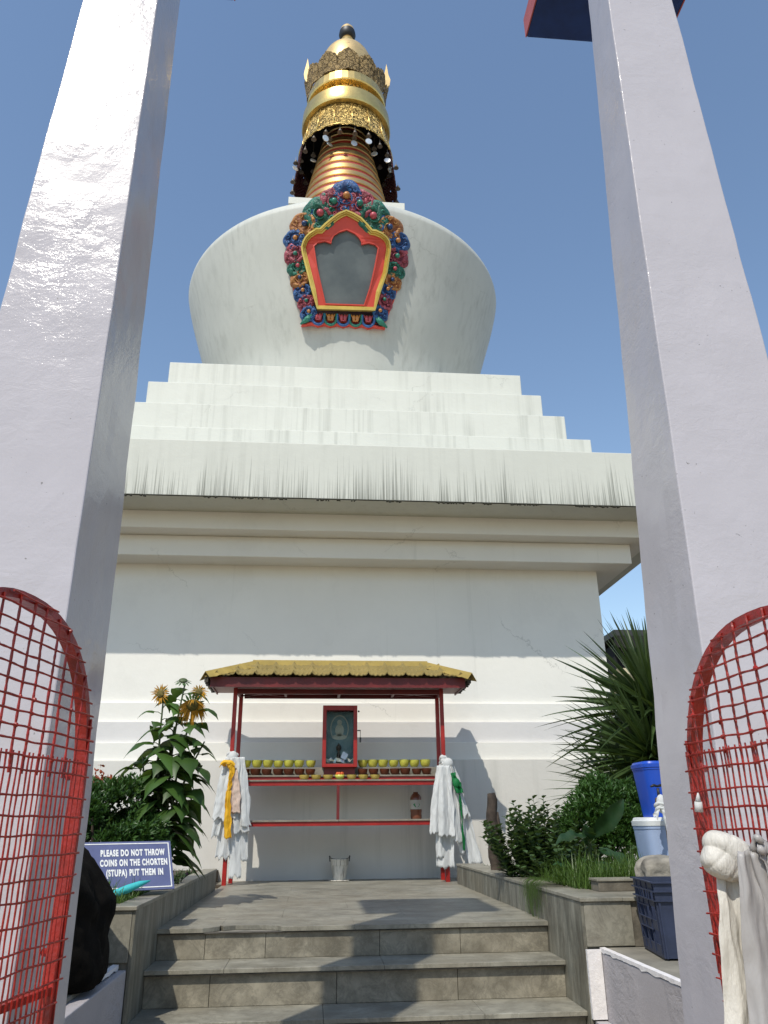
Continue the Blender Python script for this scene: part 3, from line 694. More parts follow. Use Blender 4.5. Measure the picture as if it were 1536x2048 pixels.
for i, u in enumerate((-.57, -.31, -.04, .22, .49)):
    b = MB(); b.mi = 0; pk = [(u+.13*cos(q), .10+.14*sin(q)) for q in [pi+pi*j/12 for j in range(13)]]
    b.tube([NF(x, y, .06) for x, y in [(u-.13, .2)]+pk+[(u+.13, .2)]], .03, 6)
    b.mi = 1
    for sx in (-.035, .035): b.ball(NF(u+sx, .12, .06), (.042, .045, .085), 9, 7)
    b.tube([NF(u-.09, .19, .07), NF(u-.04, .07, .09), NF(u, .045, .10), NF(u+.04, .07, .09), NF(u+.09, .19, .07)], .014, 5)
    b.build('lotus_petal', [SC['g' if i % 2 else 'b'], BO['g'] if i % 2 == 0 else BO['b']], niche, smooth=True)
for sx, u in ((-1, -.80), (1, .76)):
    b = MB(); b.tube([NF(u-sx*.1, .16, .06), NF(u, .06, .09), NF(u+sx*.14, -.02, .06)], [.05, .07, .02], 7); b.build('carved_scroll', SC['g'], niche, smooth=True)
b = MB(); b.tube([NF(x, -.03+.018*sin(x*24), .03) for x in [-.9+.05*i for i in range(36)]], .035, 6); b.build('red_scallop', M_redn, niche, smooth=True)

# =================================================================== altar shelter
al = thing('altar_shelter', 'red metal altar stand with gold tiled roof against the stupa wall', 'altar shelter', (.33, 11.8, Z))
for x, y, zt in ((-1.165, 11.5, 3.40), (1.85, 11.5, 3.40), (-1.12, 11.93, 3.42), (1.85, 11.93, 3.42)):
    b = MB(); b.box(x-.028, x+.028, y-.028, y+.028, Z-.05, zt); b.build('post', M_red, al, bevel=.004)
b = MB()
for y in (11.5, 11.93): b.box(-1.137 if y < 11.8 else -1.07, 1.82, y-.025, y+.025, 3.31, 3.38)
for x in (-1.13, .34, 1.85): b.box(x-.02, x+.02, 11.53, 11.90, 3.315, 3.365)
for x0_, x1_ in ((-1.1, -.45), (1.8, 1.15)):
    b.bar((x0_, 11.55, 3.34), (x1_, 11.88, 3.34), .02); b.bar((x0_, 11.88, 3.34), (x1_, 11.55, 3.34), .02); b.bar((x1_, 11.53, 3.34), (x1_, 11.90, 3.34), .035)
b.build('beam', M_redd, al)
roof = MB(); roof.box(-1.47, 2.13, 11.16, 11.97, 3.395, 3.43); roof = roof.build('roof', simple('pink_primer', (.42,.30,.29), .7, var=.12, vs=3), al)
b = MB(); b.box(-1.49, 2.15, 11.135, 11.158, 3.352, 3.49); b.box(-1.49, -1.472, 11.16, 11.97, 3.37, 3.47); b.box(2.132, 2.15, 11.16, 11.97, 3.37, 3.47); b.build('fascia', M_redd, roof)
# corrugated front slope
ex0, ex1, ey0, ez = -1.56, 2.22, 11.05, 3.475; rx0, rx1, ry, rz = -.90, 1.62, 11.52, 3.75
def tile(u, v):
    xl = ex0+(rx0-ex0)*v; xr_ = ex1+(rx1-ex1)*v; x = ex0+.02+(ex1-ex0-.04)*u; x = min(max(x, xl), xr_)
    y = ey0+(ry-ey0)*v; z = ez+(rz-ez)*v
    ph = ((x-.07)/.268) % 1; wv = .040*max(0, 1-abs(ph-.5)/.2) + .008*cos(ph*8*pi)
    st3 = (v*3) % 1; z += wv+.042*(1-st3)*(1 if v < .999 else 0)
    return (x, y, z)
b = MB()
vv = []
for k in range(3): vv += [k/3+.001, k/3+.11, k/3+.22, (k+1)/3-.001]
nu = 220; vs = [tile(i/nu, v) for v in vv for i in range(nu+1)]
b.add(vs, [(j*(nu+1)+i, j*(nu+1)+i+1, (j+1)*(nu+1)+i+1, (j+1)*(nu+1)+i) for j in range(len(vv)-1) for i in range(nu)])
o = b.build('roof_tiles', G_tile, roof); s = o.modifiers.new('solid', 'SOLIDIFY'); s.thickness = .012
b = MB()  # side and back slopes
bx = lambda *p: b.add(p, [tuple(range(len(p)))])
bx((ex0, ey0+.02, ez), (rx0, ry, rz), (ex0, 12.0, ez)); bx((ex1, ey0+.02, ez), (ex1, 12.0, ez), (rx1, ry, rz)); bx((ex0, 12.0, ez), (rx0, ry, rz), (rx1, ry, rz), (ex1, 12.0, ez))
o = b.build('roof_back', G_tile, roof); s = o.modifiers.new('solid', 'SOLIDIFY'); s.thickness = .02
b = MB()  # ridge and hip flashings
def flash(a, c, w1, w2):
    a = Vector(a); c = Vector(c); t = (c-a).normalized(); u = t.cross(Vector((0,0,1))).normalized(); n = 16; vs = []
    for i in range(n+1):
        p = a+(c-a)*i/n; ww = w1+(w2-w1)*i/n; jit = .006*sin(i*2.1)
        vs += [p-u*ww+Vector((0,0,-.055+jit)), p+Vector((0,0,.05)), p+u*ww+Vector((0,0,-.055-jit))]
    b.add(vs, [(3*i+j, 3*i+3+j, 3*i+4+j, 3*i+1+j) for i in range(n) for j in (0, 1)])
flash((rx0-.04, ry, rz+.01), (rx1+.04, ry, rz+.01), .13, .13)
flash((rx0, ry-.01, rz), (ex0-.0, ey0-.0, ez+.03), .12, .15); flash((rx1, ry-.01, rz), (ex1+.02, ey0-.0, ez+.03), .12, .15)
flash((rx0, ry+.01, rz), (ex0, 12.02, ez+.02), .12, .13); flash((rx1, ry+.01, rz), (ex1, 12.02, ez+.02), .12, .13)
o = b.build('ridge_flashing', G_roof, roof); s = o.modifiers.new('solid', 'SOLIDIFY'); s.thickness = .006
b = MB()
for x, sg in ((ex0-.01, 1), (ex1+.01, -1)):
    for i in range(9): y = 11.1+.1*i; b.box(min(x, x+sg*.05), max(x, x+sg*.05), y, y+.055, ez-.06-.01*(i % 3), ez+.012)
b.build('tile_end', simple('dirty_tile_edge', (.06,.055,.045), .9, var=.5), roof)
def shelf(name, y0, y1, z, x0=-1.13, x1=1.82, split=None):
    b = MB(); b.mi = 0
    for a, c in ([(x0, x1)] if not split else [(x0, split-.002), (split+.002, x1)]): b.box(a, c, y0-.01, y1, z-.022, z)
    b.mi = 1; b.box(x0+.002, x1-.002, y0+.008, y0+.05, z-.078, z-.0235); b.box(x0+.002, x1-.002, y1-.06, y1-.02, z-.07, z-.0235)
    return b.build(name, [simple('shelf_marble', (.20,.17,.13), .6, var=.3, vs=10), M_red], al, bevel=.002)
shelf('top_shelf', 11.62, 11.92, 2.195); shelf('front_shelf', 11.46, 11.68, 2.125); shelf('lower_shelf', 11.46, 11.92, 1.60, split=.35)
b = MB(); b.box(.32, .36, 11.47, 11.51, 1.60, 2.04); b.build('middle_strut', M_redd, al)
b = MB(); b.box(-1.1, 1.8, 11.78, 11.90, 2.196, 2.31); b.build('back_ledge', M_conc, al)
# offering bowls
def bowl(mats, r, h, name, label, cat, loc, group, fill):
    t = thing(name, label, cat, loc, group); x, y, z = loc; b = MB(); b.mi = 0
    b.lathe([(r*.48, z), (r*.6, z+.004), (r*.80, z+h*.25), (r*.96, z+h*.7), (r, z+h), (r*.90, z+h), (r*.82, z+h*.72), (r*.5, z+h*.22), (.001, z+h*.2)], (x, y), 20)
    b.build('cup', mats[0], t, smooth=True, auto=50)
    b = MB(); b.lathe([(r*.80, z+h*fill), (.001, z+h*fill)], (x, y), 16); b.build('filling', mats[1], t)
    return t
M_ybowl = simple('yellow_glass', (.50,.50,.08), .25, var=.2, vs=20); M_dark = simple('butter', (.20,.20,.04), .5); M_cbowl = simple('copper_glass', (.10,.026,.010), .4, .2, vs=15)
M_or = simple('orange_wax', (.55,.09,.01), .4)
gy = 'yellow offering bowls along the back ledge'; gc = 'copper offering bowls in front of the yellow row'; gf = 'small orange bowls on the front shelf'
xsL = [-.915, -.79, -.66, -.53, -.40, -.27, -.14-.01]; xsR = [.69, .82, .95, 1.08, 1.21, 1.34, 1.47]
xsL = [-.99+.155*i for i in range(7)]; xsR = [.70+.155*i for i in range(7)]
yb = None; cb = None
for side, xs in (('left of', xsL), ('right of', xsR)):
    for i, x in enumerate(xs):
        ly = 'yellow offering bowl in the back row '+side+' the shrine box'; lc = 'copper offering bowl in the front row '+side+' the shrine box'
        if yb is None:
            yb = bowl((M_ybowl, M_dark), .077, .098, 'offering_bowl', ly, 'bowl', (x, 11.84, 2.312), gy, .6)
            cb = bowl((M_cbowl, M_or), .075, .085, 'offering_bowl', lc, 'bowl', (x, 11.69, 2.197), gc, .6)
        else:
            q = dup(yb, (x+random.uniform(-.009, .009), 11.84+random.uniform(-.01, .01), 2.312), ly); q.scale = (random.uniform(.95, 1.04),)*3; q.rotation_euler = (0, 0, random.uniform(0, 6))
            q = dup(cb, (x+random.uniform(-.009, .009), 11.69+random.uniform(-.01, .01), 2.197), lc); q.scale = (random.uniform(.94, 1.04),)*3
fb = None
for i in range(7):
    x = -.14+.167*i
    if i == 3: continue
    l = 'small orange bowl on the front shelf, '+('left' if i < 3 else 'right')+' of the green centre bowl'
    if fb is None: fb = bowl((G_frame, M_or), .072, .062, 'butter_lamp', l, 'bowl', (x, 11.53, 2.127), gf, .9)
    else: dup(fb, (x, 11.53, 2.127), l)
t = thing('centre_bowl', 'green and gold bowl in the middle of the orange row', 'bowl', (.361, 11.53, 2.127))
b = MB(); b.lathe([(.03, 2.127), (.06, 2.15), (.072, 2.19), (.06, 2.19), (.001, 2.16)], (.361, 11.53), 18); b.build('cup', M_ybowl, t, smooth=True)
b = MB()
for j in range(7): b.ball((.361+.04*cos(j*.9), 11.53+.04*sin(j*.9), 2.20), (.022, .022, .03), 6, 5)
b.build('filling', M_or, t, smooth=True)
# shrine box
sb = thing('shrine_box', 'red framed glass shrine box with latch standing on the top shelf', 'shrine box', (.36, 11.9, 2.197))
x0_, x1_, z0_, z1_ = .107, .612, 2.30, 3.165; b = MB(); y0_ = 11.60; y1_ = 11.90
b.box(x0_, x0_+.055, y0_, y0_+.03, z0_, z1_); b.box(x1_-.055, x1_, y0_, y0_+.03, z0_, z1_); b.box(x0_+.055, x1_-.055, y0_, y0_+.03, z1_-.07, z1_); b.box(x0_+.055, x1_-.055, y0_, y0_+.03, z0_, z0_+.045)
b.build('door_frame', M_red, sb, bevel=.004)
b = MB(); b.box(x0_+.003, x0_+.02, y0_+.031, y1_, z0_, z1_-.002); b.box(x1_-.02, x1_-.003, y0_+.031, y1_, z0_, z1_-.002); b.box(x0_+.021, x1_-.021, y0_+.031, y1_, z1_-.02, z1_-.003); b.box(x0_+.021, x1_-.021, y0_+.031, y1_, z0_+.001, z0_+.02); b.box(x0_+.021, x1_-.021, y1_-.012, y1_-.002, z0_+.021, z1_-.021)
b.build('case', M_redd, sb)
b = MB(); b.box(x0_+.03, x1_-.03, y0_+.08, y1_-.03, 2.197, 2.299); b.build('foot', M_redd, sb)
m, tt, p = nmat('pane_glass'); p.inputs['Base Color'].default_value = (.9,.95,.95,1); p.inputs['Roughness'].default_value = .05; p.inputs['Transmission Weight'].default_value = 1; p.inputs['IOR'].default_value = 1.1
b = MB(); b.box(x0_+.057, x1_-.057, y0_+.010, y0_+.013, z0_+.047, z1_-.072); b.build('glass_pane', m, sb)
b = MB(); b.box(x1_+.002, x1_+.05, y0_+.005, y0_+.02, 2.80, 2.815); b.tube([(x1_+.045, y0_+.01, 2.81), (x1_+.045, y0_+.01, 2.71)], .004, 6); b.box(x1_+.033, x1_+.057, y0_, y0_+.02, 2.64, 2.71); b.ball((x1_+.02, y0_+.01, 3.08), .014, 8, 6); b.build('latch', M_black, sb)
# pale picture inside
pic = thing('framed_picture', 'faded blue-green picture of a pale seated figure inside the shrine box', 'picture', (.36, 11.88, 2.35))
m, tt, p = nmat('picture_sky'); n_ = noise(tt, 7, 4); r_ = ramp(tt, n_.outputs[0], [(.3, (.05,.13,.16)), (.7, (.16,.25,.24))]); tt.links.new(r_.outputs[0], p.inputs['Base Color'])
b = MB(); b.box(.15, .57, 11.865, 11.875, 2.36, 3.10); b.build('print', m, pic)
Mp = simple('pale_paint', (.42,.42,.33), .7); b = MB(); yy = 11.863
def disc(cx, cz, rx, rz, m_=16): b.prism([(cx+rx*cos(2*pi*i/m_), cz+rz*sin(2*pi*i/m_)) for i in range(m_)], lambda u, v, d: (u, d, v), yy-.001, yy)
disc(.36, 2.95, .035, .042); disc(.36, 2.84, .065, .09); disc(.36, 2.74, .11, .04)
b.build('pale_figure', Mp, pic)
b = MB(); b.mi = 0; 
b.tube([(.36+.13*cos(q), yy-.002, 2.86+.19*sin(q)) for q in [pi*1.25-i*pi*1.5/20 for i in range(21)]], .012, 4); b.build('halo', simple('halo_paint', (.36,.38,.30), .7), pic)
t = thing('small_statue', 'small dark bronze figurine standing before the picture in the shrine box', 'statue', (.36, 11.81, 2.36))
b = MB(); b.lathe([(.035, 2.36), (.04, 2.38), (.022, 2.42), (.03, 2.47), (.018, 2.51), (.012, 2.53), (.034, 2.56), (.036, 2.60), (.015, 2.63), (.002, 2.65)], (.35, 11.81), 14); b.build('figure', simple('dark_bronze', (.05,.035,.025), .4, .6), t, smooth=True)
b = MB(); b.box(.17, .55, 11.66, 11.85, 2.325, 2.358); tag(b.build('offering_tray', simple('brown_tray', (.12,.10,.08), .8, var=.4, vs=30)), 'brown tray covered in notes at the bottom of the shrine box', 'tray')
rnd = random.Random(9); cols = [(.55,.52,.42), (.40,.45,.55), (.50,.44,.30), (.30,.42,.50), (.6,.58,.5)]
PM = [simple('note_paper', c, .8, var=.1, vs=30) for c in cols]
for i in range(11):
    x = .19+.034*i; T = Matrix.Translation((x, 11.67+rnd.random()*.10, 2.385+rnd.random()*.03)) @ Matrix.Rotation(rnd.uniform(-.9, .9), 4, 'Y') @ Matrix.Rotation(rnd.uniform(.2, 1.3), 4, 'X') @ Matrix.Rotation(rnd.uniform(-1, 1), 4, 'Z')
    b = MB(); b.grid(lambda u, v: T @ Vector(((u-.5)*.075, (v-.5)*.045, .006*sin(u*6))), 6, 2); tag(b.build('paper_note', PM[i % 5]), 'crumpled paper note in the heap at the foot of the small statue', 'paper note', 'paper notes in the shrine box')
T = Matrix.Translation((.43, 11.68, 2.46)) @ Matrix.Rotation(.5, 4, 'Y'); b = MB(); b.box(-.042, .042, -.003, .003, -.045, .045, T=T); tag(b.build('card', PM[1]), 'tilted pale blue card leaning on the notes right of the small statue', 'card')
# bottle
t = thing('oil_bottle', 'reddish brown oil bottle with green and white label on the lower shelf', 'bottle', (1.475, 11.82, 1.60))
b = MB(); b.lathe([(.001, 1.602), (.075, 1.602), (.082, 1.62), (.080, 1.68), (.083, 1.70), (.083, 1.86), (.078, 1.90), (.05, 1.935), (.035, 1.95), (.035, 1.965), (.001, 1.965)], (1.475, 11.82), 20); b.build('bottle_body', simple('brown_plastic', (.16,.055,.03), .25), t, smooth=True, auto=50)
b = MB(); b.lathe([(.085, 1.73), (.0865, 1.735), (.0865, 1.85), (.085, 1.855)], (1.475, 11.82), 20, a0=-pi*.95, a1=-.05*pi); b.mi = 1
b.prism([(1.475+.045*cos(q)*(1+.2*sin(3*q)), 1.785+.03*sin(q)) for q in [i*pi/7 for i in range(14)]], lambda u, v, d: (u, 11.82-.0865+d+((u-1.475)**2)*5.2, v), -.001, -.0008)
b.build('bottle_label', [simple('white_label', (.45,.42,.36), .6), simple('green_print', (.02,.20,.06), .6)], t)
# pot on the floor
t = thing('metal_pot', 'small dented white pail with dark drips and wire handle on the marble floor', 'pail', (.39, 12.0, Z))
px, py = .39, 12.05; m_pot = whitewash('stained_enamel', (.62,.59,.52), dirt=(.05,.04,.03), streak=.95, thr=.47, fx=26, rough=.5)
b = MB(); b.lathe([(.001, Z+.012), (.092, Z+.012), (.095, Z+.03), (.118, Z+.20), (.126, Z+.205), (.128, Z+.26), (.135, Z+.268), (.135, Z+.285), (.125, Z+.285), (.115, Z+.20), (.001, Z+.19)], (px, py), 32, wob=lambda a, z: 1+(.012*sin(a*14) if z > Z+.2 and z < Z+.27 else 0)); b.build('pail_body', m_pot, t, smooth=True, auto=40)
b = MB(); b.lathe([(.001, Z+.001), (.15, Z+.001), (.16, Z+.008), (.15, Z+.014), (.001, Z+.011)], (px, py), 28); b.build('saucer', m_pot, t, smooth=True, auto=40)
b = MB()
for sx in (-1, 1): b.tube([(px+sx*.137, py, Z+.25), (px+sx*.142, py, Z+.31)], .008, 6); b.ball((px+sx*.142, py, Z+.315), .012, 6, 5)
b.tube([(px+.142*cos(q), py-.10*sin(q), Z+.31-.03*sin(q)) for q in [pi*i/14 for i in range(15)]], .005, 6); b.build('wire_handle', M_black, t)

# =================================================================== scarves
def strip(b, top, bot, w0, w1, folds=3, amp=.02, seed=0, nu=26, nv=40, face=(1,0), ragged=.03, bow=.0, twist=0, mid=None):
    rnd = random.Random(seed); top = Vector(top); bot = Vector(bot); fx = Vector((face[0], face[1], 0)).normalized(); fy = Vector((-fx.y, fx.x, 0)); ph = rnd.uniform(0, 6)
    rg = [rnd.uniform(-ragged, ragged) for _ in range(nu+2)]
    def fn(u, v):
        w_ = w0+(w1-w0)*min(1, v*1.8)**.8; c = top+(bot-top)*v+fy*(-bow*sin(pi*v))
        q = ph+folds*2*pi*u+.9*sin(v*3+ph); a = amp*(.5+1.0*min(1, v*2))
        nz = mnoise.noise((u*3+seed, v*4, seed*.7))
        x = (u-.5)*w_*(1+.12*nz)+.25*a*cos(q*1.0)+(.02*nz)
        z = (ragged*1.2*mnoise.noise((u*5+seed, 0, seed))+rg[int(u*nu)]*.22)*(v**6) + .012*nz
        # cut ends slant
        return c+fx*(x+.005*mnoise.noise((u*9, v*11, seed)))+fy*(a*(.65*sin(q)+.7*(.64-abs(sin(q/2+.4))))+.016*nz+.007*mnoise.noise((u*7+seed, v*13, 2.2)))+Vector((0, 0, z-.05*w_*(u-.5)*sin(seed)))
    b.grid(fn, nu, nv)
def wrap(b, c, r, h, turns=2, rt=.018, seed=0):
    pts = []; rnd = random.Random(seed)
    n = int(22*turns)
    for i in range(n+1):
        a = 2*pi*turns*i/n+seed; pts.append(Vector((c[0]+r*cos(a)*(1+.15*sin(a*3)), c[1]+r*sin(a), c[2]+h*i/n+.01*sin(a*2))))
    b.tube(pts, [rt*(1+.35*sin(i*.9)) for i in range(n+1)], 8)
def thick(o, t=.002):
    s = o.modifiers.new('solid', 'SOLIDIFY'); s.thickness = t; return o
PY = 11.43
t = thing('scarf_bundle', 'bundle of white silk scarves knotted on the left altar post', 'scarves', (-1.16, PY, 1.0))
b = MB(); wrap(b, (-1.15, 11.49, 2.36), .055, .12, 2.5, .026, 1); b.ball((-1.14, PY, 2.42), (.07, .05, .09), 12, 9)
strip(b, (-1.14, PY, 2.50), (-1.12, PY-.02, 2.36), .05, .11, 1, .015, 2, ragged=.01); b.build('knot', C_white, t, smooth=True)
for i, (tx, bx_, zb, w0, w1, fo, am, y) in enumerate([(-1.18,-1.28,1.62,.12,.20,2,.025,PY-.03), (-1.10,-1.16,1.62,.12,.22,2.5,.025,PY-.06), (-1.06,-.95,1.45,.12,.20,2,.03,PY-.02), (-1.15,-1.20,1.13,.08,.20,3,.02,PY+.03), (-1.12,-1.02,.90,.08,.17,2,.02,PY+.01), (-1.08,-.93,1.10,.10,.17,2.5,.02,PY+.04), (-1.02,-.90,1.52,.10,.13,1.5,.03,PY-.05),(-1.2,-1.31,1.40,.06,.09,2,.02,PY+.0)]):
    b = MB(); strip(b, (tx, y, 2.42), (bx_, y-.02, zb), w0, w1, fo*.55, am, i+3, ragged=.045); thick(b.build('scarf', C_white, t, smooth=True))
t = thing('ceremonial_scarf', 'yellow silk scarf looped over the white bundle on the left altar post', 'scarf', (-1.14, PY-.1, 1.3))
b = MB(); b.grid(lambda u, v: Vector((-1.30+.20*u+.01*sin(v*5), PY-.11-.03*sin(pi*v), 2.335+.055*sin(pi*u)-.06*v+.01*sin(u*9))), 12, 6); wrap(b, (-1.2, PY-.07, 2.30), .05, .05, 1.3, .022, 5); b.build('loop', C_yel, t, smooth=True)
b = MB(); strip(b, (-1.13, PY-.12, 2.33), (-1.16, PY-.12, 1.98), .10, .06, 1.2, .015, 21, ragged=.005); strip(b, (-1.16, PY-.12, 1.98), (-1.14, PY-.11, 1.38), .06, .11, 1.5, .015, 22, ragged=.03); thick(b.build('tail', C_yel, t, smooth=True))
t = thing('ceremonial_scarf', 'pale peach silk scarf hanging beside the yellow one on the left altar post', 'scarf', (-1.07, PY-.1, 1.3))
b = MB(); strip(b, (-1.10, PY-.10, 2.25), (-1.05, PY-.11, 1.70), .08, .13, .8, .015, 23, ragged=.02); thick(b.build('tail', cloth('peach_silk', (.78,.62,.52)), t, smooth=True))
t = thing('scarf_bundle', 'bundle of white silk scarves knotted on the right altar post', 'scarves', (1.85, PY, 1.0))
b = MB(); wrap(b, (1.86, 11.49, 2.30), .055, .12, 2.5, .026, 2); b.ball((1.90, PY-.02, 2.33), (.075, .05, .08), 12, 9); strip(b, (1.84, PY, 2.44), (1.90, PY-.02, 2.30), .05, .12, 1, .015, 5, ragged=.01); b.build('knot', C_white, t, smooth=True)
for i, (tx, bx_, zb, w0, w1, fo, am, y) in enumerate([(1.78,1.66,1.42,.10,.16,2,.03,PY-.05), (1.85,1.83,1.38,.12,.22,2.5,.03,PY-.08), (1.90,1.97,1.30,.10,.18,2,.03,PY-.05), (1.84,1.81,.98,.08,.26,3,.02,PY+.02), (1.92,2.13,1.62,.08,.12,2,.025,PY-.03), (1.95,2.24,1.02,.07,.20,2.5,.02,PY+.03), (1.80,1.74,1.10,.08,.12,2,.02,PY), (1.93,2.10,1.15,.06,.14,2,.02,PY+.04)]):
    b = MB(); strip(b, (tx, y, 2.30), (bx_, y-.02, zb), w0, w1, fo*.55, am, i+43, ragged=.045); thick(b.build('scarf', C_white, t, smooth=True))
t = thing('ceremonial_scarf', 'green silk scarf tucked behind the white bundle on the right altar post', 'scarf', (2.0, PY-.1, 1.3))
b = MB(); strip(b, (1.95, PY-.11, 2.20), (2.04, PY-.12, 1.93), .05, .10, 1.5, .025, 61, ragged=.02); b.ball((1.99, PY-.12, 2.06), (.055, .03, .07), 8, 6); strip(b, (2.03, PY-.10, 1.93), (2.07, PY-.09, 1.2), .02, .02, 1, .004, 62); thick(b.build('tail', C_green, t, smooth=True))

# scarves tied to the right gate leaf
SX = lambda f, y: f*y       # keep bearing
t = thing('ceremonial_scarf', 'thick cream silk scarf tied in a bulging knot on the right gate leaf', 'scarf', (1.10, 2.28, .2))
b = MB()
def knot(u, v):
    a = 2*pi*u; q = pi*v; r = sin(q)**.7; d = Vector((.078*r*cos(a), .055*r*sin(a), .060*cos(q)))
    k = d.z*70+d.x*38-260*d.x*abs(d.x)+1.2*mnoise.noise(d*14)
    f = .005*sin(k)-.004*(1-abs(sin(k/2+.5)))**3-.003*(1-abs(sin(d.x*55-d.z*20+2)))**4+.003*mnoise.noise(d*25)
    p = d+d.normalized()*f if d.length > 1e-6 else d
    return Vector((1.152, 2.25, 1.455))+Matrix.Rotation(.35, 3, 'Y') @ p
b.grid(knot, 110, 80)
b.build('knot', C_cream, t, smooth=True)
b = MB(); strip(b, (1.160, 2.26, 1.43), (1.105, 2.20, .60), .075, .155, 1.6, .016, 71, nv=60, ragged=.01); thick(b.build('tail', C_cream, t, smooth=True))
b = MB(); strip(b, (1.185, 2.22, 1.42), (1.14, 2.15, .60), .05, .11, 1.3, .014, 73, nv=60, ragged=.01); thick(b.build('tail', C_cream, t, smooth=True))
t = thing('ceremonial_scarf', 'yellow scarf glimpsed between the cream and the sheer grey scarves on the gate leaf', 'scarf', (1.2, 2.2, .8))
b = MB(); strip(b, (1.185, 2.165, 1.37), (1.19, 2.13, .95), .06, .035, .8, .008, 74, ragged=.005); thick(b.build('tail', C_yel, t, smooth=True))
t = thing('ceremonial_scarf', 'wide sheer grey scarf hanging at the right edge of the right gate leaf', 'scarf', (1.25, 2.1, .3))
b = MB(); strip(b, (1.135, 2.10, 1.475), (1.125, 2.06, .55), .06, .18, 1.4, .014, 75, nu=40, nv=70, ragged=.01)
wrap(b, (1.152, 2.085, 1.472), .012, .03, 1.2, .008, 4); strip(b, (1.158, 2.085, 1.50), (1.185, 2.075, 1.40), .012, .045, 1.2, .008, 77, nu=12, nv=12, ragged=.004); thick(b.build('tail', C_grey, t, smooth=True))
b = MB(); strip(b, (1.225, 2.06, 1.46), (1.25, 2.02, .55), .05, .14, 1.6, .016, 76, nu=40, nv=70, ragged=.01); thick(b.build('tail', C_grey, t, smooth=True))
b = MB(); b.tube([(1.245, 2.58, 1.575), (1.245, 2.575, 1.605)], [.014, .012], 10); b.tube([(1.245, 2.575, 1.606), (1.247, 2.572, 1.632)], [.010, .002], 8)
tag(b.build('cloth_tag', C_white, smooth=True), 'tiny white cloth knot on the right gate leaf above the cream scarf', 'cloth knot')

# =================================================================== left bed objects
t = thing('warning_sign', 'blue sign with white lettering leaning in the left flower bed behind the black boulder', 'sign', (-1.47, 7.0, 1.04))
TR = Vector((-1.19, 7.15, 1.43)); W_ = Vector((-.909, -.416, 0)).normalized(); E_ = Vector((-.105, .23, .347)).normalized(); NS = W_.cross(E_).normalized()
if NS.y > 0: NS = -NS
SP = lambda a, h, d=0: TR-E_*.43+W_*a+E_*h+NS*d     # a from the right edge, h from the bottom
b = MB(); b.prism([(0, 0), (.74, 0), (.74, .43), (0, .43)], SP, -.012, 0); b.build('board', simple('sign_blue', (.085,.10,.205), .55, var=.12, vs=9), t, bevel=.002)
b = MB()
for a0_, a1_, h0, h1 in ((.018,.722,.018,.026),(.018,.722,.404,.412),(.018,.026,.026,.404),(.714,.722,.026,.404)): b.prism([(a0_,h0),(a1_,h0),(a1_,h1),(a0_,h1)], SP, .001, .003)
M_sw = simple('sign_white', (.68,.68,.66), .6, var=.1, vs=40); b.build('border_line', M_sw, t)
def lettering(txt, right, base, size, cond):
    cu = bpy.data.curves.new('lettering', 'FONT'); cu.body = txt; cu.size = size; cu.offset = size*.05; cu.extrude = .0006; cu.align_x = 'RIGHT'; cu.space_character = 1.2
    tmp = bpy.data.objects.new('tmp', cu); COL.objects.link(tmp); dg = bpy.context.evaluated_depsgraph_get(); dg.update()
    me = bpy.data.meshes.new_from_object(tmp.evaluated_get(dg)); bpy.data.objects.remove(tmp); bpy.data.curves.remove(cu)
    L = WL[t.name]
    for v in me.vertices: v.co = SP(right-v.co.x*cond, base+v.co.y, .0025+v.co.z)-L
    me.materials.clear(); me.materials.append(M_sw); me.name = 'lettering'
    o = bpy.data.objects.new('lettering', me); COL.objects.link(o); o.parent = t; WL[o.name] = L
lettering('PLEASE DO NOT THROW', .058, .300, .076, .50)
lettering('COINS ON THE CHORTEN', .040, .213, .076, .50)
lettering('(STUPA) PUT THEM IN', .080, .126, .076, .50)
t = thing('cloth_scrap', 'crumpled turquoise fabric lying on the grass in front of the blue sign', 'cloth', (-1.45, 6.55, 1.08))
b = MB(); pts = [(-1.50,6.50,1.075),(-1.44,6.48,1.085),(-1.36,6.50,1.115),(-1.28,6.52,1.145),(-1.21,6.54,1.165)]
b.tube(pts, [.012,.030,.030,.022,.004], 10); b.build('rolled_end', C_teal, t, smooth=True)
b = MB(); strip(b, (-1.62, 6.50, 1.20), (-1.50, 6.48, 1.07), .02, .06, 1.5, .012, 81, nu=14, nv=10, ragged=.01); thick(b.build('loose_end', C_teal, t, smooth=True), .003)
# boulder
def rock(c, R, seed, amp=.16, p=2.6, n=72, m=48):
    b = MB(); vs = []
    for j in range(m+1):
        t_ = pi*j/m
        for i in range(n):
            a = 2*pi*i/n; d = Vector((sin(t_)*cos(a), sin(t_)*sin(a), cos(t_)))
            k = (abs(d.x)**p+abs(d.y)**p+abs(d.z)**p)**(-1/p)
            k *= 1+amp*.5*abs(mnoise.noise(d*3.1+Vector((seed, 2, 0))))+amp*mnoise.noise(d*1.7+Vector((seed, 0, 0)))+amp*.35*mnoise.noise(d*5+Vector((0, seed, 0)))+amp*.12*mnoise.noise(d*14)
            vs.append((c[0]+R[0]*d.x*k, c[1]+R[1]*d.y*k, c[2]+R[2]*d.z*k))
    b.add(vs, [(j*n+i, (j+1)*n+i, (j+1)*n+(i+1) % n, j*n+(i+1) % n) for j in range(m) for i in range(n)]); return b
b = rock((-1.635, 5.32, 1.04), (.385, .42, .41), 3.2, .19, 5.0)
b.v = [(x-max(0, z-1.12)*.62, y, max(z, .691)) for x, y, z in b.v]
tag(b.build('boulder', M_rock, smooth=True), 'large black boulder standing on the low wall behind the left pillar', 'boulder')

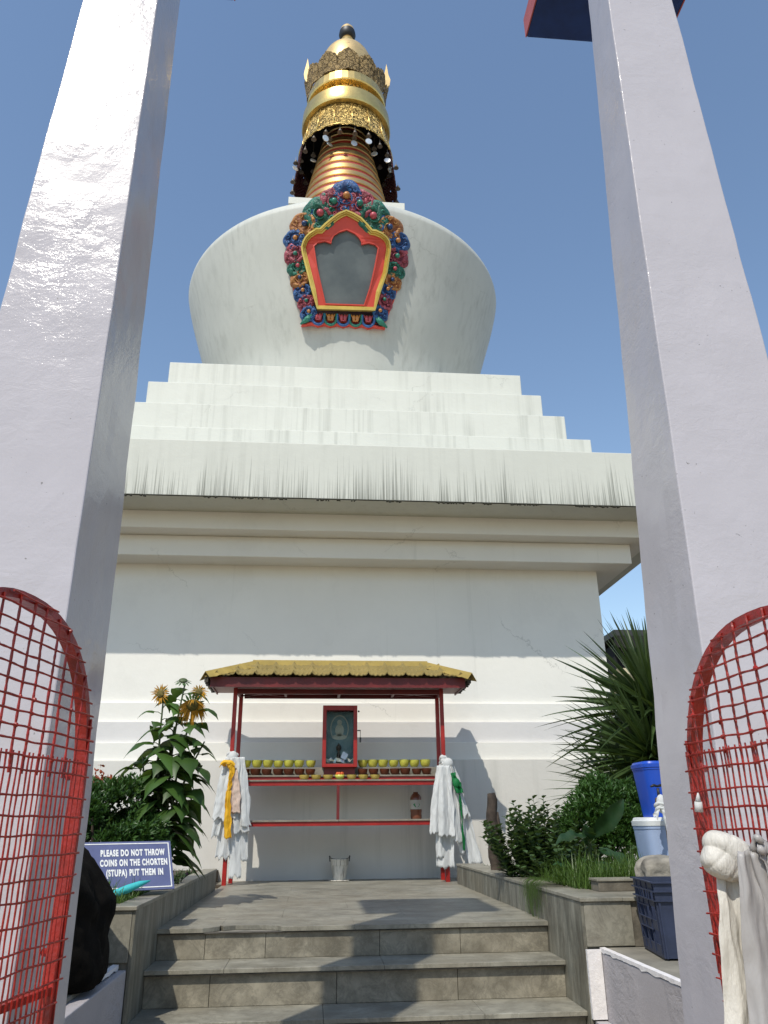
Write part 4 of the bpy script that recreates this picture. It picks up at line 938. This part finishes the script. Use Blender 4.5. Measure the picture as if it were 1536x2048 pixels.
# =================================================================== right side objects
M_navyp = simple('navy_plastic', (.024,.033,.068), .5, var=.2, vs=8, bs=.1)
t = thing('plastic_crate', 'dark blue slotted plastic crate standing on the concrete wall top', 'crate', (2.55, 5.65, .722))
A_ = Vector((2.245, 5.42, .735)); dl = Vector((.07, .50, 0)); dr_ = Vector((.62, -.09, 0))   # near corner, left side run, front run
fl = 1.07
def CP(side, s, h, o=0):   # point on a crate wall; s along 0..1, h height, o outward
    cen = A_+dl/2+dr_/2; k = 1+(fl-1)*h/.44
    if side == 0: p = A_+dl*s; n_ = Vector((-dl.y, dl.x, 0)).normalized()
    elif side == 1: p = A_+dr_*s; n_ = Vector((dr_.y, -dr_.x, 0)).normalized()
    elif side == 2: p = A_+dr_+dl*s; n_ = Vector((dl.y, -dl.x, 0)).normalized()
    else: p = A_+dl+dr_*s; n_ = Vector((-dr_.y, dr_.x, 0)).normalized()
    q = cen+(p-cen)*k; return Vector((q.x, q.y, .735+h))+n_*o
def panel(b, side, s0, s1, h0, h1, o0=-.008, o1=0):
    vs = [CP(side, s, h, o) for o in (o0, o1) for s, h in ((s0, h0), (s1, h0), (s1, h1), (s0, h1))]
    b.add(vs, [(3,2,1,0),(4,5,6,7),(0,1,5,4),(1,2,6,5),(2,3,7,6),(3,0,4,7)])
for side in range(4):
    b = MB(); nc = 4
    if side in (0, 2):
        cols_ = [.0, .06, .24, .30, .48, .54, .72, .78, .94, 1.0]; rows_ = [(0,.07),(.15,.21),(.29,.33),(.385,.44)]
        for h0, h1 in rows_: panel(b, side, 0, 1, h0, h1)
        for c0, c1 in ((0,.10),(.32,.38),(.55,.66),(.80,.84),(.96,1)):
            panel(b, side, c0, c1, .07, .15); panel(b, side, c0, c1, .21, .29)
        for c0, c1 in ((0,.05),(.26,.30),(.5,.54),(.74,.78),(.95,1)): panel(b, side, c0, c1, .33, .385)
        for h in (.33, .385, .437): panel(b, side, -.02, 1.02, h-.004, h+.004, .0005, .016)
        for h in (.15, .21, .285): panel(b, side, .30, .88, h-.003, h+.003, .0005, .010)
        for c in (.05, .34, .60, .82): panel(b, side, c-.006, c+.006, .02, .44, .0005, .006)
    else:
        panel(b, side, 0, 1, 0, .44)
        for h in (.33, .385, .437): panel(b, side, -.02, 1.02, h-.004, h+.004, .0005, .016)
        for c in (.03, .97): panel(b, side, c-.01, c+.01, .0, .33, .0005, .010)
    b.build('side_panel', M_navyp, t)
b = MB(); b.add([CP(0,0,.012,-.009), CP(0,1,.012,-.009), CP(2,1,.012,-.009), CP(2,0,.012,-.009)], [(0,1,2,3)]); b.build('floor_panel', M_navyp, t)
b = MB(); 
for s_ in (0, 2): panel(b, s_, .04, .96, -.011, -.0005, -.03, -.004)
b.build('foot_rail', M_black, t)
b = rock((2.74, 6.22, 1.155), (.27, .15, .142), 7.7, .10, 4.5); b.v = [(x, y, max(z, 1.039)) for x, y, z in b.v]
tag(b.build('stone_block', simple('lichen_stone', (.22,.20,.165), .9, var=.5, vs=9, bs=.8, bsc=25), smooth=True), 'rounded weathered stone block on the wall just behind the crate', 'stone')
def bin_(name, label, cat, x0, x1, y0, y1, z0, z1, mat, lidm, taper=.86):
    t = thing(name, label, cat, ((x0+x1)/2, (y0+y1)/2, z0)); cx, cy = (x0+x1)/2, (y0+y1)/2; hx, hy = (x1-x0)/2, (y1-y0)/2
    def sup(k, z, n=40, p=5):
        return [(cx+k*hx*abs(cos(a))**(2/p)*(1 if cos(a) > 0 else -1), cy+k*hy*abs(sin(a))**(2/p)*(1 if sin(a) > 0 else -1), z) for a in [2*pi*i/n for i in range(n)]]
    def loft(b, L):
        n = len(L[0]); b.add([p for r_ in L for p in r_], [(j*n+i, j*n+(i+1) % n, (j+1)*n+(i+1) % n, (j+1)*n+i) for j in range(len(L)-1) for i in range(n)]+[tuple(range(n-1, -1, -1)), tuple(range((len(L)-1)*n, len(L)*n))])
    b = MB(); h = z1-z0; loft(b, [sup(taper, z0), sup(taper+(1-taper)*.9, z1-h*.16), sup(taper+(1-taper)*.9+.02, z1-h*.155), sup(taper+(1-taper)*.93+.02, z1-h*.12)]); b.build('bin_body', mat, t, smooth=True, auto=30)
    b = MB(); loft(b, [sup(1.03, z1-h*.115), sup(1.04, z1-h*.05), sup(1.0, z1-h*.045), sup(.96, z1-.004), sup(.90, z1)]); b.build('lid', lidm, t, smooth=True, auto=30)
bin_('storage_bin', 'pale grey-blue plastic bin with white lid behind the stone block, lower of the two bins', 'bin', 2.79, 3.25, 6.74, 7.15, .99, 1.575, simple('pale_blue_plastic', (.30,.38,.55), .5, var=.06), simple('white_plastic', (.62,.64,.64), .5, var=.06))
MBl = simple('bright_blue_plastic', (.010,.07,.46), .35, var=.1, vs=3); bin_('storage_bin', 'bright blue plastic bin stacked on the white lidded bin behind the tap', 'bin', 2.84, 3.26, 6.76, 7.13, 1.577, 2.03, MBl, MBl, .80)
t = thing('water_tap', 'black handled garden tap on a standpipe in front of the blue bin', 'tap', (2.86, 6.66, 1.0))
b = MB(); b.tube([(2.92, 6.66, .95), (2.92, 6.66, 1.72)], .016, 8); b.tube([(2.92, 6.66, 1.71), (2.87, 6.62, 1.725), (2.83, 6.58, 1.71), (2.82, 6.57, 1.66)], .017, 8); b.build('pipe', simple('rusty_brass', (.14,.09,.05), .5, .6), t, smooth=True)
b = MB(); b.tube([(2.865, 6.615, 1.72), (2.865, 6.615, 1.80)], .012, 8); b.tube([(2.80, 6.60, 1.812), (2.83, 6.607, 1.822), (2.865, 6.615, 1.815), (2.90, 6.623, 1.824), (2.93, 6.63, 1.812)], [.008, .012, .009, .012, .008], 8); b.build('valve_handle', M_black, t, smooth=True)
t = thing('ceremonial_scarf', 'white scarf tied around the garden tap and hanging down past the bins', 'scarf', (2.86, 6.55, 1.3))
b = MB(); b.ball((2.855, 6.56, 1.675), (.042, .035, .075), 12, 8); wrap(b, (2.85, 6.57, 1.63), .038, .05, 1.4, .014, 3); strip(b, (2.83, 6.55, 1.66), (2.77, 6.53, 1.58), .02, .05, 1, .01, 95, nu=10, nv=8); b.build('knot', C_white, t, smooth=True)
b = MB(); strip(b, (2.87, 6.54, 1.68), (2.93, 6.50, 1.30), .06, .10, 1.3, .02, 91, ragged=.02); thick(b.build('tail', C_white, t, smooth=True))
b = MB(); pts = []
for i in range(13):
    z = .95+.92*i/12; pts.append((2.10+.012*sin(i*1.3), 9.6, z))
b.tube(pts, [.062, .062, .06, .065, .062, .06, .066, .07, .066, .062, .06, .06, .045], 10)
b.tube([(2.15, 9.6, .95), (2.17, 9.6, 1.4), (2.155, 9.6, 1.66)], [.04, .04, .02], 7)
o = b.build('wooden_stump', L_wood, smooth=True); tag(o, 'old weathered wooden post standing at the left end of the right flower bed', 'wooden post')
dm = bpy.data.textures.new('stump_rough', 'CLOUDS'); dm.noise_scale = .05

# =================================================================== plants
def leaf(b, base, dirv, up, L, W, droop=.3, n=4, fold=.15, pointy=1.0, heart=False):
    d = Vector(dirv).normalized(); side = d.cross(Vector(up))
    if side.length < 1e-3: side = d.cross(Vector((1, 0, 0)))
    side.normalize(); nrm = side.cross(d).normalized(); vs = []; p = Vector(base)
    for i in range(n+1):
        u = i/n
        wd = W*(sin(pi*(u*.93+.07))**.8 if not heart else (sin(pi*min(1, u*.80+.20))**.9))*(1-u**3 if pointy else 1)
        if i == n: wd = 0.001
        c = p+d*L*u-Vector((0, 0, 1))*droop*L*u*u+nrm*0
        vs += [c-side*wd/2+nrm*fold*wd, c, c+side*wd/2+nrm*fold*wd]
    b.add(vs, [(3*i+j, 3*i+3+j, 3*i+4+j, 3*i+1+j) for i in range(n) for j in (0, 1)])
def rv(r): return Vector((r.gauss(0, 1), r.gauss(0, 1), r.gauss(0, 1))).normalized()
def no_recalc(b): b.recalc = False; return b
def bush(name, label, cat, c, R, nl, mat, ls=.045, seed=1, lobes=26):
    r = random.Random(seed); t = thing(name, label, cat, (c[0], c[1], .95)); b = no_recalc(MB()); cl = []
    for i in range(lobes):
        d = rv(r); d.z = abs(d.z)*1.0-.15 if r.random() < .8 else d.z
        d.normalize(); k = r.uniform(.62, .98); cl.append((Vector((c[0]+R[0]*d.x*k, c[1]+R[1]*d.y*k, c[2]+R[2]*d.z*k)), r.uniform(.26, .40)*min(R), d))
    for i in range(nl):
        p0, rad_, dd = cl[i % lobes]; q = rv(r)
        if q.dot(dd) < -.3: q = -q
        p = p0+q*rad_*r.uniform(.2, 1.08)
        if p.z < .97: continue
        dr2 = (q*.6+dd*.6+Vector((0, 0, .7))+rv(r)*.5).normalized()
        for k in range(3):
            leaf(b, p, dr2+rv(r)*.7, rv(r), ls*r.uniform(.7, 1.3), ls*.42, .1, 2, .2)
    b.build('foliage', mat, t)
    b = MB()
    for i in range(7):
        e = cl[i % lobes][0]; b.tube([(c[0]+r.uniform(-.08, .08), c[1], .93), (c[0]+(e.x-c[0])*.4, c[1]+(e.y-c[1])*.4, .95+(e.z-.95)*.5), e], [.02, .014, .006], 5)
    b.build('stem', L_wood, t); return t
bush('green_bush', 'dense clipped green bush under the sunflower, behind the blue sign', 'bush', (-2.02, 8.1, 1.42), (.54, .5, .52), 11000, L_bush, .055, 5, 40)
bush('green_bush', 'dense rounded green bush in the right bed beside the pale bin', 'bush', (3.14, 8.6, 1.38), (.56, .5, .54), 13000, L_bush, .055, 6, 50)
def sprigs(name, label, cat, base, n, H, spread, mat, ls, seed, per=26, wid=.45, lean=(0,0)):
    r = random.Random(seed); t = thing(name, label, cat, base); b = no_recalc(MB()); s = MB(); base = Vector(base)
    for i in range(n):
        a = r.uniform(0, 2*pi); k = sqrt(r.random()); foot = base+Vector((spread[0]*.6*k*cos(a), spread[1]*.6*k*sin(a), 0)); h = H*r.uniform(.5, 1.0)*(1-.35*k)
        tip = foot+Vector((spread[0]*.5*k*cos(a)+lean[0]*h+r.uniform(-.08, .08), spread[1]*.5*k*sin(a)+lean[1], h)); m_ = (foot+tip)/2+Vector((r.uniform(-.04, .04), 0, .02))
        s.tube([foot, m_, tip], [.007, .005, .002], 4)
        for j in range(per):
            u = .15+.85*j/per; p = foot*(1-u)**2+m_*2*u*(1-u)+tip*u*u if False else (foot.lerp(m_, u*2) if u < .5 else m_.lerp(tip, u*2-1))
            aa = j*2.4+r.uniform(-.3, .3); dr2 = Vector((cos(aa), sin(aa), .55+.4*u)); leaf(b, p, dr2, (0, 0, 1), ls*r.uniform(.7, 1.25)*(1.15-.5*u), ls*wid, .35, 3, .12)
    b.build('foliage', mat, t); s.build('stem', L_stem, t); return t
sprigs('leafy_shrub', 'loose leafy shrub with upright sprigs next to the wooden post', 'shrub', (2.32, 8.4, .95), 85, .98, (.56, .40), L_shrub, .135, 12, 24, .48)
sprigs('leafy_shrub', 'tallest leafy stem with pale flower buds in the middle of the right bed', 'shrub', (2.42, 8.7, .95), 12, 1.10, (.30, .2), L_shrub, .12, 13, 30, .48)
sprigs('leafy_shrub', 'low spreading shrub behind the grass, left of the broad leaved plant', 'shrub', (2.62, 7.9, .95), 46, .55, (.62, .30), L_shrub, .115, 19, 20, .5)
sprigs('small_plant', 'low plant with small purple flowers at the far end of the left planter', 'plant', (-1.40, 8.2, .95), 16, .30, (.22, .5), L_shrub, .06, 14, 14)
sprigs('leafy_shrub', 'low scrubby shrub between the clipped bush and the blue sign', 'shrub', (-1.72, 7.5, .95), 18, .55, (.42, .25), L_shrub, .07, 15, 18)
def grass(name, label, area, n, h, mat, seed, w_=.010, z0=.96, over=None):
    r = random.Random(seed); b = no_recalc(MB())
    for i in range(n):
        x = r.uniform(area[0], area[1]); y = r.uniform(area[2], area[3]); a = r.uniform(0, 2*pi); L = h*r.uniform(.4, 1.0)
        L *= .55+.75*max(0, mnoise.noise((x*3, y*3, seed))+.35)
        base = Vector((x, y, z0)); ln = Vector((cos(a), sin(a), 0))*r.uniform(.1, .6); side = Vector((-sin(a), cos(a), 0)); vs = []
        for k in range(5):
            u = k/4; p = base+Vector((0, 0, L*(u-.25*u*u*ln.length*2)))+ln*L*u*u; wd = w_*(1-u**1.5)+.0006
            vs += [p-side*wd/2, p+side*wd/2]
        b.add(vs, [(2*k, 2*k+1, 2*k+3, 2*k+2) for k in range(4)])
    return tag(b.build(name, mat), label, 'grass', kind='stuff')
grass('grass', 'long bright grass along the front of the right flower bed', (2.14, 3.6, 6.72, 8.2), 7500, .40, L_grass, 21)
grass('grass', 'short grass and weeds in the left flower bed round the sign', (-2.6, -1.345, 6.23, 6.95), 5200, .24, L_grass, 22, .009)
grass('ground_cover', 'low weeds covering the left flower bed soil', (-3.4, -1.345, 7.2, 10.6), 3600, .16, L_shrub, 23, .02)
grass('ground_cover', 'low weeds covering the right flower bed soil', (2.16, 5.0, 8.2, 11.0), 2600, .2, L_shrub, 24, .02)
def clump(name, label, base, n, L, mat, seed, w_=.014, out=.6, zb=.96, up=1.0):
    r = random.Random(seed); t = thing(name, label, 'grass clump', base); b = no_recalc(MB())
    for i in range(n):
        a = r.uniform(0, 2*pi); l = L*r.uniform(.55, 1); e = Vector((cos(a), sin(a), 0))*out*r.uniform(.3, 1); side = Vector((-sin(a), cos(a), 0)); vs = []; p0 = Vector(base)+Vector((r.uniform(-.05, .05), r.uniform(-.05, .05), 0))
        for k in range(8):
            u = k/7; p = p0+e*l*u+Vector((0, 0, l*(up*u-.75*u*u*e.length*1.3))); wd = w_*(1-u**2)+.0006; vs += [p-side*wd/2, p+side*wd/2]
        b.add(vs, [(2*k, 2*k+1, 2*k+3, 2*k+2) for k in range(7)])
    b.build('blades', mat, t); return t
clump('grass_clump', 'arching grass clump left of the pale broad leaves in the right bed', (2.28, 7.2, .96), 60, .55, L_grass, 31, .014)
clump('grass_clump', 'upright bright grass tuft at the front of the right bed', (2.50, 7.5, .96), 70, .42, L_grass, 32, .014, .35)
clump('grass_clump', 'thin pale grass tuft by the stone block', (2.75, 7.2, .96), 40, .5, L_grass, 33, .008, .9)
clump('grass_clump', 'spiky grass tuft in front of the sign lettering', (-1.52, 6.55, .97), 120, .40, L_grass, 34, .007, .9)
clump('grass_clump', 'dry curling grass at the right foot of the blue sign', (-1.38, 6.65, .96), 70, .20, L_grass, 35, .008, 1.2)
t = thing('trailing_grass', 'dry grass hanging down over the face of the right planter wall', 'grass clump', (1.95, 7.35, 1.05)); b = no_recalc(MB()); r = random.Random(5)
for i in range(90):
    y = 7.25+r.gauss(0, .16); L = r.uniform(.10, .30); vs = []
    for k in range(7):
        u = k/6; p = Vector((2.15-.26*min(1, u*2.2)-.01*r.random(), y+.05*u*r.uniform(-1, 1), 1.07+.03*sin(u*3)-L*max(0, u-.35)*1.5)); vs += [p-Vector((0, .004, 0)), p+Vector((0, .004, 0))]
    b.add(vs, [(2*k, 2*k+1, 2*k+3, 2*k+2) for k in range(6)])
b.build('blades', L_grass, t)
# broad leaved plant
t = thing('broadleaf_plant', 'broad leaved plant with large wavy leaves in front of the rounded bush', 'plant', (2.62, 7.7, .95)); b = no_recalc(MB()); s = MB()
def bigleaf(b, base, tip, W, up, sag=.1, n=12):
    base = Vector(base); tip = Vector(tip); d = (tip-base); L = d.length; d.normalize(); side = d.cross(Vector(up)).normalized(); nr_ = side.cross(d); vs = []
    for i in range(n+1):
        u = i/n; wd = W*sin(pi*(u*.94+.04))**.7; c = base+d*L*u+nr_*(sag*sin(pi*u)*L)
        for j in (-1, -.5, 0, .5, 1): vs.append(c+side*wd/2*j+nr_*(.16*wd*abs(j)+.012*sin(u*17+j)))
    b.add(vs, [(5*i+j, 5*i+j+1, 5*i+6+j, 5*i+5+j) for i in range(n) for j in range(4)])
for bs_, tp, W, up in [((2.60,7.65,1.42),(2.92,7.55,1.74),.17,(.5,-1,.3)), ((2.56,7.6,1.40),(2.22,7.5,1.36),.16,(0,-.4,1)), ((2.62,7.6,1.2),(2.66,7.3,1.02),.14,(.2,-.8,.6)), ((2.66,7.7,1.3),(2.95,7.5,1.08),.15,(.3,-.6,.7)), ((2.5,7.6,1.15),(2.42,7.35,1.22),.10,(0,-.5,1)), ((2.55,7.7,1.35),(2.5,7.4,1.5),.13,(0,-.7,.5)), ((2.3,7.4,1.12),(2.12,7.3,1.2),.08,(0,-.6,1))]:
    bigleaf(b, bs_, tp, W, up); s.tube([(2.6, 7.75, .93), ((2.6+bs_[0])/2, 7.72, (bs_[2]+.95)/2), bs_], [.012, .010, .007], 5)
b.build('leaf_blade', L_broad, t, smooth=True); s.build('stalk', L_stem, t)
# red flowering plant at the left pillar edge
t = sprigs('flowering_plant', 'plant with reddish orange blossoms peeking over the left clipped bush', 'plant', (-2.30, 8.9, .95), 10, 1.02, (.25, .2), L_shrub, .07, 17, 16); r = random.Random(8); b = no_recalc(MB())
for i in range(60):
    p = Vector((-2.26+r.gauss(0, .09), 8.85+r.gauss(0, .06), 1.97+r.gauss(0, .06)))
    for k in range(5): leaf(b, p, rv(r), rv(r), .045, .03, .1, 2)
b.build('blossom', L_redfl, t)
r = random.Random(10); b = no_recalc(MB())
for i in range(14):
    p = Vector((-1.36+r.gauss(0, .07), 7.9+r.gauss(0, .35), 1.10+r.random()*.08))
    for k in range(5): leaf(b, p, rv(r), rv(r), .022, .018, .1, 2)
tp_ = [o for o in bpy.data.objects if o.name.startswith('small_plant')][0]; b.build('purple_flower', leafmat('purple_petal', (.13,.03,.16), (.22,.06,.25)), tp_)
# sunflower
sf = thing('sunflower_plant', 'tall sunflower plant with drooping dark leaves and wilting orange blooms', 'sunflower', (-1.50, 8.4, .95))
r = random.Random(18); s = MB(); b = no_recalc(MB())
def sleaf(b, base, d, L, W, tilt):
    base = Vector(base); d = Vector(d).normalized(); side = d.cross(Vector((0, 0, 1))).normalized(); side = (side+Vector((0, 0, tilt))).normalized(); n = 9; vs = []
    for i in range(n+1):
        u = i/n; wd = W*max(.015, (sin(pi*min(1, (u*.78+.22)))**.75)*(1-u**4))
        if u < .12: wd *= .72
        c = base+d*L*u*(1-.12*u)-Vector((0, 0, 1))*L*.50*u*u+Vector((0, 0, 1))*L*.10*sin(pi*u)
        for j in (-1, -.5, 0, .5, 1): vs.append(c+side*wd/2*j+Vector((0, 0, 1))*(-.10*wd*abs(j)**1.5+.05*wd*sin(u*11+j*2)*abs(j)))
    b.add(vs, [(5*i+j, 5*i+j+1, 5*i+6+j, 5*i+5+j) for i in range(n) for j in range(4)])
stems = [((-1.52, 8.4), (-1.60, 8.35), 2.80), ((-1.48, 8.4), (-1.40, 8.4), 2.94), ((-1.46, 8.42), (-1.26, 8.35), 2.74), ((-1.50, 8.4), (-1.15, 8.40), 2.35), ((-1.54, 8.4), (-1.75, 8.35), 2.2), ((-1.47, 8.4), (-1.47, 8.4), 2.5)]
for (fx_, fy_), (tx, ty), h in stems:
    path = [Vector((fx_+(tx-fx_)*u**1.6+.02*sin(u*7), fy_+(ty-fy_)*u, .93+(h-.93)*u)) for u in [i/10 for i in range(11)]]
    s.tube(path, [.020-.0012*i for i in range(11)], 7)
    nl = int((h-1.1)/.062); lo = 1.15 if h > 2.4 else 1.4
    for j in range(nl):
        u = ((lo-.93)+(h-lo)*j/nl)/(h-.93); p = path[min(10, int(u*10))].lerp(path[min(10, int(u*10)+1)], (u*10) % 1); a = j*2.4+fx_*40+r.uniform(-.4, .4)
        L = (.37 if u < .8 else .26)*r.uniform(.75, 1.15); st_ = .10*r.uniform(.6, 1.5)*(1-u*.4); d = Vector((cos(a), sin(a)*.8, .35)); q = p+d.normalized()*st_
        s.tube([p, p+d*st_*.5+Vector((0, 0, .01)), q], [.006, .005, .004], 4); sleaf(b, q, Vector((cos(a), sin(a)*.8, .12 if u > .8 else -.05)), L, L*.66, r.uniform(-.6, .6))
b.build('leaf', L_sun, sf, smooth=True); s.build('stem', L_stem, sf)
def bloom(c, face, R, drop, npet, label, seed, petals=True):
    r = random.Random(seed); f = Vector(face).normalized(); u_ = f.cross(Vector((0, 0, 1))).normalized(); v_ = u_.cross(f); c = Vector(c); h = MB(); Tm = Matrix((u_, v_, f)).transposed()
    h.ball(c, (R*.55, R*.55, R*.25), 14, 8, T=Tm); hd = h.build('flower_head', simple('seed_head', (.13,.10,.02), .8, var=.5, vs=60, bs=1, bsc=120) if petals else L_stem, sf, smooth=True); hd['label'] = label
    g = no_recalc(MB())
    for i in range(16): a = 2*pi*i/16; d = u_*cos(a)+v_*sin(a); leaf(g, c+d*R*.45-f*.01, d-f*.3+rv(r)*.2, f, R*.7, R*.25, 0, 3)
    g.build('sepal', L_bush, hd)
    if petals:
        p = no_recalc(MB())
        for i in range(npet): a = 2*pi*i/npet+r.uniform(-.1, .1); d = u_*cos(a)+v_*sin(a); leaf(p, c+d*R*.5, d+f*r.uniform(-.3, .4)+Vector((0, 0, -drop)), f, R*r.uniform(.7, 1.1), R*.20, drop*.6, 3, .3)
        p.build('petal', L_petal, hd)
bloom((-1.61, 8.30, 2.82), (-.3, -1, .1), .08, .15, 22, 'half open orange bloom, upper left on the plant', 1)
bloom((-1.405, 8.38, 2.97), (.1, -.6, 1), .085, .0, 0, 'green unopened bud at the very top', 2, False)
bloom((-1.27, 8.26, 2.70), (.2, -1, -.5), .115, .9, 34, 'large wilted orange bloom hanging on the right', 3)
bloom((-1.22, 8.30, 2.84), (.1, -1, .2), .07, .3, 20, 'small fading orange bloom above the wilted one', 4)
# yucca
r = random.Random(40); t = thing('yucca', 'large spiky yucca with long narrow leaves beside the stupa wall, behind the right pillar', 'yucca', (4.25, 9.6, .8)); b = no_recalc(MB()); s = MB()
def blades(c, n, L, elo, ehi, w_=.045, seed=1):
    r = random.Random(seed)
    for i in range(n):
        el = elo+(ehi-elo)*((i+.5)/n)**.9; a = i*2.39996+r.uniform(-.2, .2); l = L*r.uniform(.75, 1.08)
        d = Vector((cos(a)*cos(el), sin(a)*cos(el), sin(el))); side = (Matrix.Rotation(r.uniform(-1.3, 1.3), 3, d) @ d.cross(Vector((0, 0, 1)))).normalized(); nr_ = side.cross(d); dr3 = .16+.45*max(0, .6-el)*r.uniform(.3, 1); vs = []; n_ = 9
        for k in range(n_+1):
            u = k/n_; wd = w_*(.55+.45*sin(pi*min(1, u*1.5)))*(1-u**2.6)+.001; p = Vector(c)+d*(.05+l*u)-Vector((0, 0, 1))*l*dr3*u**2.2*.5
            for j in (-1, 0, 1): vs.append(p+side*wd/2*j+nr_*(.22*wd*abs(j)))
        b.add(vs, [(3*k+j, 3*k+j+1, 3*k+4+j, 3*k+3+j) for k in range(n_) for j in (0, 1)])
blades((4.28, 9.6, 2.80), 170, 1.45, -.35, 1.5, .095, 1)
blades((4.05, 9.3, 2.20), 300, 1.28, -.75, 1.2, .066, 2)
blades((4.45, 9.3, 2.05), 150, 1.15, -.6, 1.2, .055, 3)
blades((3.85, 9.5, 1.80), 170, 1.1, -.6, .9, .048, 4)
b.build('leaf_rosette', L_yucca, t)
for c in ((4.30, 9.6, 2.80), (4.05, 9.3, 2.2), (4.45, 9.3, 2.05), (3.85, 9.5, 1.8)): s.tube([(4.2, 9.5, .85), ((4.2+c[0])/2, 9.5, 1.5), c], [.09, .08, .07], 8)
s.build('trunk', L_wood, t)

# =================================================================== buildings glimpsed at right
t = thing('dark_building', 'dark open-fronted building with corrugated roof edge beyond the yucca', 'building', (14, 28, -.12))
b = MB(); b.box(10.2, 22, 25.6, 34, -.12, 7.2); b.build('wall', simple('verandah_shade_paint', (.006,.007,.009), .95), t)  # near-black wall colour stands in for the shade inside the open verandah
b = MB(); b.box(10.0, 22.4, 24.9, 34.5, 7.35, 7.55); b.mi = 1; b.box(10.0, 22.4, 24.9, 25.02, 6.95, 7.345); b.build('roof', [simple('dark_sheet', (.03,.03,.03), .6), simple('brown_fascia', (.012,.011,.010), .9)], t)
t = thing('tiled_house', 'low house with pale beige eave and brown tiles beyond the yucca', 'house', (13, 24, -.12))
b = MB(); b.box(9.25, 18, 21.6, 25, -.12, 4.85); b.build('wall', simple('shaded_beige', (.30,.25,.17), .8), t)
b = MB(); b.prism([(20.8, 5.0), (20.8, 5.16), (22.4, 5.78), (24.6, 5.16), (24.6, 5.0)], lambda u, v, d: (d, u, v), 8.95, 18.5); b.build('roof', simple('beige_tiles', (.42,.36,.22), .8, var=.15, vs=9), t)
b = MB()
for i in range(26): b.box(9.3+.36*i, 9.33+.36*i, 21.5, 21.58, 4.3, 4.98)
b.build('rafter_end', simple('rafter', (.10,.07,.05), .8), t)
b = MB(); b.box(9.7, 10.4, 20.85, 20.95, 4.55, 4.85); b.build('orange_awning', simple('orange_cloth', (.60,.12,.04), .7), t)
